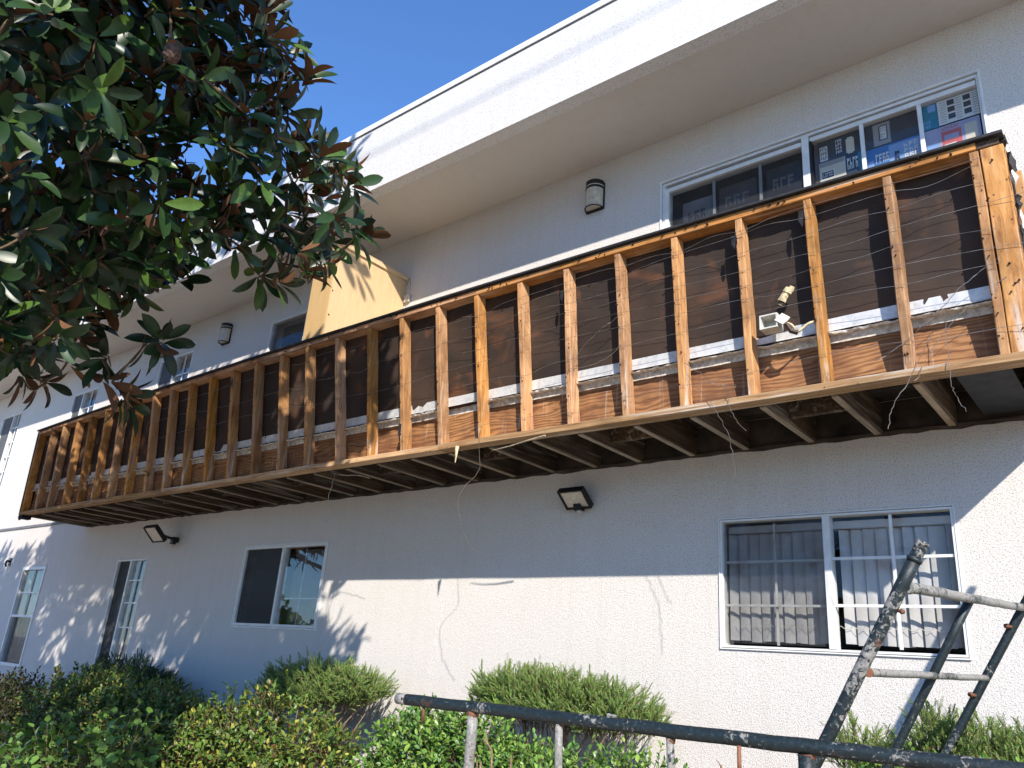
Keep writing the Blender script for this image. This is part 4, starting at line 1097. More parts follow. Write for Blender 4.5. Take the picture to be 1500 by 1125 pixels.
lf_tpl = leaf_tpl(.10, .05, 4, .25, .35)
items = [(0, Vector((3.38+.03*k, -.03-.02*k, 3.29+.03*(k % 2))), frame_from(Vector((.6-.5*k, -.5, .5-.3*k)), Vector((0, -.6, .7))), .9) for k in range(3)]
M['deadleaf'] = leafmat('dead_leaf', [(.45, .26, .05), (.30, .16, .05), (.5, .35, .08)], None, .5, .3, .3)
tag(joined('dead_leaf', [lf_tpl], items, M['deadleaf'], None), 'yellowed dead leaves caught against a balcony stud at the left', 'leaf')
CROWN = "8.72,-2.28,4.48 8.81,-2.24,4.39 8.97,-2.60,4.46 8.57,-1.99,4.28 8.41,-2.04,4.29 8.60,-1.78,4.15 8.68,-1.77,4.05 8.51,-1.80,4.24 8.50,-1.50,3.93 8.55,-1.62,3.92 8.52,-1.78,3.84 8.46,-1.82,3.57 8.28,-1.85,3.52 8.16,-1.89,3.57 8.54,-1.75,3.62 8.25,-2.15,3.76 8.33,-2.29,3.80 7.23,-2.08,2.97 7.30,-2.20,2.99 7.21,-2.25,3.13 7.52,-2.12,3.21 7.55,-2.08,3.24 6.90,-2.40,2.99 6.78,-2.47,3.01 7.07,-2.37,3.14 7.23,-2.39,3.32 6.78,-2.57,3.13 7.29,-2.36,3.44 7.46,-2.26,3.49 7.77,-2.17,3.56 7.14,-2.01,2.95 7.19,-2.38,3.20 8.76,-2.35,4.50 7.97,-3.02,4.33 7.51,-2.23,4.24 7.85,-1.60,4.27 7.77,-3.14,4.59 7.88,-3.51,4.54 8.16,-2.25,4.09 8.49,-3.32,4.38 8.62,-2.48,4.55 7.81,-3.14,3.02 7.55,-2.59,3.20 7.50,-3.08,3.78 8.62,-2.74,4.70 7.61,-2.91,4.89 7.91,-2.18,3.98 8.58,-2.52,4.66 7.73,-2.90,2.85 8.07,-2.21,4.75 8.67,-2.77,4.42 7.35,-2.69,3.20 8.28,-2.50,4.24 8.13,-2.56,3.83 8.67,-3.16,4.36 7.29,-2.35,4.34 7.62,-2.61,3.89 7.37,-2.55,4.21 7.23,-3.11,3.66 8.15,-2.39,3.49 8.19,-3.15,3.87 8.44,-2.58,4.20 8.32,-2.02,3.99 7.40,-2.61,3.41 7.75,-1.75,4.20 8.23,-2.93,3.92 7.16,-3.29,4.66 8.20,-2.27,3.70 8.37,-2.29,3.69 7.21,-3.15,4.19 8.60,-1.94,3.57 8.43,-2.74,4.87 8.12,-3.03,3.29 8.41,-2.26,3.75 7.91,-3.34,3.93 7.29,-2.95,3.73 7.55,-2.89,3.80 8.37,-2.60,4.87 8.05,-2.86,4.41 8.65,-2.61,4.67 7.24,-2.88,3.69 7.83,-2.74,4.30 8.08,-3.16,4.19 7.92,-2.77,5.04 8.66,-2.68,4.13 8.46,-3.42,4.05 7.49,-2.51,3.36 8.44,-2.40,4.99 8.72,-2.48,4.07 7.76,-3.12,4.33 7.41,-3.22,4.66 8.13,-2.66,3.56 7.95,-1.68,3.81 8.05,-2.67,4.22 7.38,-2.99,3.16 8.10,-2.06,4.60 7.00,-2.75,3.57 7.22,-2.82,3.60 8.11,-2.50,3.40 8.53,-2.95,4.64 7.74,-2.64,3.51 8.59,-3.32,4.07 8.64,-2.89,4.40 8.76,-2.04,4.06 8.40,-2.39,4.55 7.49,-2.74,4.05 7.88,-2.40,4.44 7.63,-2.31,4.31 7.37,-2.71,3.11 8.18,-3.15,3.55 8.12,-1.69,3.91 7.46,-2.34,3.81 8.04,-2.73,3.49 8.04,-3.15,3.16 7.63,-2.14,4.23 7.35,-3.19,4.00 8.37,-2.73,4.81 7.38,-3.03,4.80 8.12,-1.83,3.82 8.33,-1.92,4.36 8.16,-1.68,3.96 7.87,-2.51,3.47 7.06,-3.19,4.29 8.24,-2.14,3.95 7.97,-2.79,4.01 8.32,-2.42,5.12 8.15,-2.89,3.76 7.48,-3.01,4.42 7.81,-2.83,3.57 8.41,-2.47,4.51 8.24,-2.45,3.65 7.54,-2.31,3.59 8.17,-3.27,4.32 7.99,-1.82,4.49 8.66,-2.30,4.28 8.34,-2.73,3.79 8.22,-2.61,3.56 7.93,-3.23,4.42 8.31,-2.40,4.22 7.71,-3.02,5.09 8.27,-2.44,4.39 7.27,-3.06,3.44 7.89,-2.91,5.15 8.33,-2.35,5.00 8.24,-3.21,3.48 7.34,-3.22,4.45 7.51,-2.59,3.51 7.84,-2.87,3.35 8.29,-2.79,4.26 8.02,-3.32,4.55 7.75,-2.80,3.78 7.31,-3.33,4.80 7.20,-3.03,3.79 7.91,-2.46,4.45 7.27,-2.29,4.60 8.28,-2.36,4.48 8.26,-2.63,4.62 8.04,-2.69,4.79 7.87,-2.23,3.76 7.02,-2.78,3.41 7.82,-3.38,4.34 8.34,-2.90,4.51 8.19,-3.32,4.26 7.94,-2.66,3.36 7.48,-3.05,4.07 8.62,-2.31,3.97 7.89,-2.93,2.93 7.05,-3.12,4.51 7.27,-2.92,3.05 7.62,-2.85,3.23 7.61,-3.30,4.82 7.68,-3.21,4.73 8.39,-2.17,4.63 7.64,-2.93,4.31 7.25,-2.93,4.93 7.24,-2.60,3.99 8.56,-3.05,3.85 8.06,-3.28,3.44 8.78,-1.90,3.76 7.62,-3.45,4.51 7.28,-3.26,4.79 8.29,-1.79,3.97 7.88,-3.11,2.89 7.83,-2.70,4.80 7.51,-3.16,3.81 7.18,-2.98,4.33 8.80,-2.69,4.63 8.05,-2.59,4.49 7.85,-2.68,3.27 8.34,-2.21,4.53 8.48,-1.97,4.06 8.44,-3.12,4.45 7.79,-2.78,2.88 8.31,-3.44,4.38 8.28,-2.77,3.93 7.84,-2.80,3.40 8.17,-3.52,4.06 7.43,-3.12,3.97 7.66,-2.96,4.95 7.41,-2.85,3.70 7.94,-2.03,4.61 8.65,-2.83,4.74 7.54,-2.71,3.97 8.10,-1.53,4.34 7.94,-3.47,4.15 8.41,-2.00,3.78 8.39,-1.63,3.84 7.58,-2.99,4.91 7.97,-3.07,3.10 7.54,-2.89,4.23 6.92,-2.99,4.15 8.36,-3.43,3.93 8.11,-2.14,4.81 7.82,-2.93,4.91 7.85,-3.47,4.45 7.94,-2.76,3.00 7.81,-3.15,3.13 7.93,-2.70,4.29 7.90,-2.69,3.83 8.20,-2.44,3.56 7.48,-3.02,3.54 8.45,-2.44,4.03 7.94,-2.79,4.33 7.62,-2.85,4.58 8.36,-2.49,4.07 8.54,-2.53,4.49 8.46,-3.05,3.75 8.03,-2.06,4.45 8.92,-2.52,4.37 7.70,-2.59,4.85 7.69,-2.68,3.62 8.11,-2.60,4.27 8.48,-2.84,4.60 7.90,-2.74,2.93 8.52,-2.42,4.05 8.09,-3.41,4.33 8.53,-3.11,4.12 8.67,-2.47,3.88 8.25,-2.22,4.78 8.64,-2.86,4.16 7.45,-2.76,4.16 8.81,-2.66,4.71 7.35,-2.79,3.24 7.52,-2.42,3.49 8.63,-2.28,3.84 8.44,-3.30,4.31 7.95,-3.07,3.92 8.33,-2.56,4.02 8.38,-2.04,3.71 8.29,-3.20,4.45 8.38,-2.33,3.84 8.41,-1.98,4.16 8.38,-2.17,3.54 8.34,-3.29,3.64 8.10,-2.76,4.68 7.71,-2.87,4.10 7.59,-3.00,2.82 7.34,-2.81,4.08 7.35,-2.52,4.43 7.98,-3.43,3.99 8.24,-2.29,5.01 8.27,-2.72,4.00 7.55,-2.82,3.62 7.88,-2.99,2.94 7.93,-2.93,3.65 8.22,-3.33,4.47 7.19,-3.32,4.40 7.06,-2.75,3.14 7.59,-2.99,3.69 8.28,-3.14,4.00 7.76,-2.57,3.60 7.26,-3.11,4.12 7.94,-3.46,4.07 7.60,-2.95,3.30 7.28,-2.61,3.56 7.36,-3.12,4.55 8.69,-2.25,4.20 8.36,-2.28,3.60 7.94,-3.14,3.72 7.53,-3.48,4.69 7.56,-2.20,4.16 7.38,-2.45,3.70 8.32,-1.78,4.13 8.72,-2.29,4.02 7.69,-2.82,4.61 8.04,-2.80,3.66 7.62,-2.79,2.93 8.42,-1.85,4.17 8.24,-3.23,4.41 8.37,-2.60,3.59 5.38,-2.33,4.97 6.85,-1.88,4.24 7.95,-3.10,4.19 6.10,-2.70,5.97 5.27,-2.10,3.89 7.50,-1.93,4.89 6.47,-2.94,4.66 5.81,-3.25,6.12 7.31,-3.33,4.73 5.23,-2.04,4.81 8.23,-2.55,4.61 6.65,-2.45,3.70 6.89,-2.49,3.96 6.82,-2.86,5.88 4.55,-2.23,5.35 7.01,-2.63,4.57 5.85,-3.17,6.21 7.57,-3.11,4.98 5.03,-2.59,5.38 3.72,-1.86,4.00 6.25,-1.51,4.78 6.67,-2.53,3.50 7.94,-2.11,3.91 6.45,-3.11,5.92 7.78,-2.17,4.69 5.56,-2.42,3.62 3.47,-2.13,4.97 5.54,-2.45,5.74 7.67,-2.58,4.40 2.48,-1.84,4.45 1.87,-1.81,4.97 4.77,-1.93,3.84 7.05,-2.67,4.76 5.79,-2.66,5.86 3.54,-2.24,5.45 6.54,-2.89,5.62 3.70,-1.67,4.23 6.06,-2.80,4.16 6.45,-1.82,4.16 7.56,-2.16,5.44 4.96,-2.69,4.66 7.37,-2.27,3.65 7.51,-2.69,4.97 5.19,-2.79,4.92 7.48,-3.07,4.96 2.25,-1.63,4.50 7.42,-2.03,5.25 5.89,-2.70,5.27 6.24,-2.06,5.05 4.84,-2.88,5.76 4.68,-2.46,4.50 8.28,-2.61,4.48 6.64,-2.56,3.56 4.86,-2.18,4.51 7.32,-2.16,3.83 4.27,-2.10,5.32 7.55,-2.94,5.19 5.97,-2.85,4.73 5.65,-3.03,6.12 3.93,-1.92,4.11 6.25,-2.21,3.84 6.47,-2.39,3.63 7.01,-3.07,5.00 6.56,-2.53,4.17 2.65,-1.44,4.80 5.78,-2.61,4.44 4.68,-1.91,4.47 7.21,-2.54,3.58 7.27,-1.72,5.03 4.45,-1.77,4.20 8.47,-2.56,4.66 7.52,-2.93,5.34 4.97,-2.99,6.02 3.80,-2.18,4.48 4.95,-2.72,4.92 4.34,-2.42,5.73 8.24,-3.23,4.47 7.46,-2.74,5.05 7.59,-2.81,4.85 5.29,-2.36,4.43 4.46,-2.71,5.34 4.60,-2.55,4.93 6.44,-2.49,5.31 5.62,-2.67,5.10 4.60,-2.42,4.93 8.06,-2.72,4.19 7.66,-1.95,5.28 4.23,-1.73,4.46 2.86,-2.13,5.45 3.81,-1.63,4.93 2.68,-1.67,4.93 7.35,-2.09,4.33 7.92,-2.49,3.47 2.87,-2.09,5.34 4.69,-2.44,4.97 6.21,-3.18,5.90 4.03,-1.73,4.25 3.61,-1.64,4.24 6.18,-3.01,4.51 6.89,-3.05,5.27 7.47,-2.46,5.31 2.92,-1.91,4.92 4.37,-2.85,5.97 3.43,-1.82,4.78 7.41,-2.79,4.90 2.88,-1.83,4.43 6.15,-2.73,5.30 5.19,-1.97,4.55 6.84,-2.55,4.28 3.16,-1.37,4.69 1.93,-1.44,4.74 4.56,-1.63,4.45 7.73,-3.00,4.94 7.80,-3.34,4.33 7.85,-2.57,4.97 5.37,-2.10,3.72 4.12,-2.13,4.10 7.75,-3.35,4.44 4.59,-1.92,4.45 6.06,-1.76,4.96 3.90,-2.38,5.50 3.45,-1.95,5.18 6.95,-2.99,5.14 3.70,-2.29,4.92 6.85,-2.51,4.41 6.15,-2.76,4.93 6.27,-2.24,3.96 7.42,-2.85,5.21 6.89,-3.12,4.26 6.04,-3.37,5.87 6.70,-2.39,4.54 4.59,-2.16,4.14 7.47,-2.45,4.37 4.94,-3.04,6.68 6.61,-1.79,5.77 4.27,-3.11,6.99 5.02,-2.94,6.38 2.81,-1.63,4.74 3.19,-1.63,5.47 5.63,-3.08,5.87 7.05,-2.20,5.43 2.15,-1.60,5.60 1.80,-1.64,4.98 4.11,-2.41,5.23 4.06,-2.28,5.26 4.63,-1.95,5.23 4.60,-2.93,6.24 2.83,-1.97,4.90 2.57,-1.64,5.10 6.61,-2.40,5.54 3.95,-2.53,5.33 4.51,-2.84,6.26 5.90,-1.80,4.72 2.66,-1.66,5.16 6.00,-2.23,6.10 3.72,-2.63,6.42 4.24,-2.00,4.89 5.60,-2.74,6.01 4.58,-1.88,5.15 5.94,-1.69,4.65 2.83,-2.15,5.87 4.49,-2.91,6.42 4.84,-2.81,5.65 4.54,-2.70,5.55 5.49,-3.14,6.04 3.96,-1.91,4.84 3.77,-1.74,4.65 6.85,-2.52,6.14 6.75,-2.61,5.59 4.17,-2.48,5.75 7.01,-1.96,5.65 5.53,-2.90,6.35 5.28,-2.48,5.79 5.56,-1.97,5.26 6.40,-2.69,5.49 5.88,-2.54,5.77 6.09,-3.08,6.18 2.47,-1.84,5.13 3.93,-2.60,5.87 2.47,-1.99,5.25 4.69,-2.98,6.00 6.68,-2.51,5.53 4.47,-2.47,5.56 5.95,-2.27,5.92 6.22,-2.44,6.17 7.15,-2.26,5.68 2.03,-1.78,4.71 4.45,-2.49,5.64 2.62,-1.76,4.88 2.81,-1.64,5.00 3.24,-1.63,5.36 3.41,-2.61,6.10 6.26,-1.76,5.55 5.70,-1.84,5.82 5.56,-2.23,5.66 5.66,-2.75,6.51 4.96,-1.96,5.05 2.82,-2.41,5.94 2.89,-2.31,5.80 7.64,-2.31,5.87 6.41,-1.81,5.76 3.81,-2.80,6.41 6.35,-2.69,5.99 3.26,-2.14,5.01 3.82,-2.25,5.42 4.75,-2.81,6.03 7.17,-2.74,5.74 4.06,-2.47,5.40 4.51,-2.76,6.32 3.74,-2.32,6.08 4.63,-2.64,6.26 7.62,-2.32,5.48 6.25,-2.23,5.45 1.74,-1.62,5.61 4.75,-2.06,5.85 4.26,-2.76,5.77 4.62,-2.96,6.43 5.77,-2.15,5.78 4.05,-2.27,5.22 7.25,-2.35,5.27 2.00,-1.62,5.66 5.01,-2.82,5.79 4.67,-2.56,5.77 3.97,-2.67,6.53 5.79,-3.21,6.08 5.99,-2.10,6.04 6.02,-2.07,5.98 3.15,-2.07,5.81 6.59,-2.11,5.98 4.76,-1.74,5.61 4.43,-2.61,6.01 5.28,-2.67,5.91 5.58,-2.30,5.83 2.19,-1.61,5.62 5.91,-2.14,6.07 6.42,-2.93,6.00 2.80,-2.42,6.22 4.34,-1.74,5.15 4.24,-2.91,6.74 2.74,-1.80,4.91 3.06,-1.65,4.98 5.03,-3.06,6.50 6.37,-2.79,6.23 2.10,-1.75,5.18 3.54,-2.64,6.55 3.80,-2.18,5.18 4.75,-2.48,6.03 5.37,-2.16,5.39 1.89,-1.81,5.65 4.31,-1.95,4.97 5.70,-2.25,5.54 3.09,-2.10,5.26 5.46,-2.02,5.33 2.31,-2.22,6.03 6.78,-2.47,5.65 3.43,-1.63,5.60 4.73,-1.99,5.02 2.97,-1.92,4.93 3.63,-2.71,6.36 3.92,-2.68,5.76 5.56,-2.16,5.40 5.18,-2.21,5.59 4.61,-2.59,5.62 5.46,-2.76,6.45 4.99,-2.58,6.02 5.24,-2.66,6.24 5.27,-3.17,6.19 5.50,-1.95,5.40 2.61,-2.00,5.43 1.83,-1.70,4.72 3.75,-1.78,5.44 2.89,-1.92,5.41 5.23,-2.70,6.46 2.69,-1.81,5.05 6.12,-2.52,6.24 5.09,-2.86,6.28 2.56,-2.26,5.83 3.38,-1.64,4.81 6.55,-2.38,6.16 5.50,-1.76,4.85 7.09,-2.01,5.54 3.16,-1.63,5.12 2.80,-2.04,6.00 5.26,-2.80,6.58 2.16,-2.02,5.34 2.86,-2.35,5.87 5.30,-1.76,4.85 6.08,-2.23,5.89 4.50,-2.58,6.46 6.42,-3.07,5.95 3.45,-2.43,5.78 6.17,-2.58,5.72 5.02,-2.08,5.26 3.00,-1.97,5.29 3.01,-1.97,5.11 7.53,-2.32,5.28 2.76,-2.28,5.56 2.36,-1.64,4.58 4.26,-2.26,6.09 5.40,-2.85,5.89 7.54,-1.89,5.10 7.54,-1.75,4.80 5.26,-2.00,7.61 6.03,-2.08,3.91 5.47,-2.77,4.73 5.68,-1.88,4.30 6.22,-2.62,5.44 7.51,-2.96,5.06 6.42,-2.11,4.93 5.74,-2.79,4.70 3.02,-1.61,4.61 5.87,-2.10,3.91 3.98,-1.71,4.45 4.18,-1.66,4.07 3.93,-2.47,5.38 7.94,-3.13,4.78 7.72,-3.03,4.42 4.48,-1.78,4.69 6.93,-3.19,4.92 6.96,-2.92,4.95 6.67,-2.95,4.78 7.27,-2.13,4.49 5.95,-1.83,4.56 7.23,-2.91,5.15 5.62,-3.07,5.34 4.92,-2.35,4.34 3.59,-1.54,4.22 3.85,-2.08,4.07 6.09,-3.37,5.89 6.19,-3.08,5.17 5.12,-1.81,4.25 5.56,-2.42,4.29 5.50,-2.63,5.12 5.46,-2.71,5.00 5.57,-2.61,4.72 3.63,-2.22,5.00 5.60,-1.95,4.54 5.10,-2.66,5.52 5.66,-2.54,4.36 7.39,-2.96,4.64 4.07,-2.22,4.01 5.16,-2.60,5.05 5.14,-2.94,5.53 6.41,-3.00,5.53 5.29,-2.64,5.20 5.38,-2.71,5.20 4.13,-1.67,4.17 6.92,-2.94,5.47 6.51,-3.33,5.22 6.29,-2.93,5.21 6.49,-2.36,3.96 5.85,-3.19,5.75 6.11,-2.50,3.98 5.45,-2.63,5.03 5.97,-2.56,4.67 4.84,-1.76,4.60 5.78,-2.10,4.48 7.45,-2.38,4.34 6.16,-2.76,4.43 5.96,-2.86,4.39 4.18,-1.77,4.03 5.52,-1.99,4.38 5.52,-2.72,4.35 6.85,-2.10,4.92 7.90,-2.39,4.54 3.60,-2.17,4.88 4.38,-2.49,4.62 5.67,-2.36,4.65 4.67,-1.65,4.26 5.87,-2.70,5.44 8.28,-2.88,4.81 7.63,-2.34,5.08 6.41,-3.01,5.46 5.40,-1.95,4.41 7.39,-2.11,3.84 5.45,-1.96,4.53 6.03,-2.99,5.11 6.52,-3.20,5.66 7.68,-2.30,3.84 7.80,-2.73,4.48 7.32,-2.90,4.79 3.09,-1.68,4.61 6.03,-1.81,4.73 4.06,-2.19,4.84 5.48,-2.37,4.08 5.99,-2.81,4.94 7.63,-2.26,4.53 7.81,-2.25,4.69 5.83,-1.71,4.28 6.75,-2.25,3.86 7.40,-3.40,4.86 4.25,-2.38,4.49 6.16,-3.07,5.62 6.70,-1.76,4.18 7.51,-2.75,4.90 6.91,-2.79,5.01 5.41,-2.32,4.09 4.21,-2.09,3.85 7.27,-2.62,4.67 6.29,-2.40,4.40 6.30,-2.35,4.52 5.17,-1.72,4.38 5.37,-2.57,4.94 5.78,-2.30,4.52 6.60,-1.90,4.02 7.52,-2.92,5.34 5.58,-2.99,5.14 7.34,-2.29,3.81 6.19,-3.14,5.25 5.43,-2.71,5.51 5.74,-3.01,5.43 7.86,-2.49,5.26 5.19,-2.42,4.95 3.79,-1.99,4.49 4.61,-2.61,5.11 6.31,-2.76,5.12 5.58,-2.56,4.59 6.77,-3.08,5.50 6.23,-2.32,4.66 8.30,-2.62,4.95 5.01,-1.79,4.67 6.04,-2.84,5.07 6.21,-2.88,5.62 6.76,-2.50,4.26 5.91,-2.16,4.04 7.37,-3.08,4.72 5.15,-2.63,5.45 6.31,-2.83,5.35 8.16,-2.64,4.75 6.91,-3.37,5.06 4.93,-2.03,4.35 6.87,-3.28,5.28 6.27,-2.34,3.94 6.75,-3.20,5.58 7.24,-2.16,4.22 6.45,-2.32,4.11 4.03,-2.07,4.49 4.90,-2.34,4.95 7.43,-2.48,4.62 6.69,-3.25,5.03 6.18,-2.88,5.08 4.93,-2.24,4.48 6.63,-2.04,4.28 7.08,-2.27,4.80 5.69,-2.23,4.08 7.95,-2.86,4.34 4.58,-2.20,4.12 7.35,-2.07,4.91 4.79,-1.97,4.59 5.10,-2.80,5.53 5.76,-2.04,4.51 6.97,-2.65,5.26 5.76,-2.31,4.18 6.71,-2.09,3.88 5.66,-2.10,3.74"
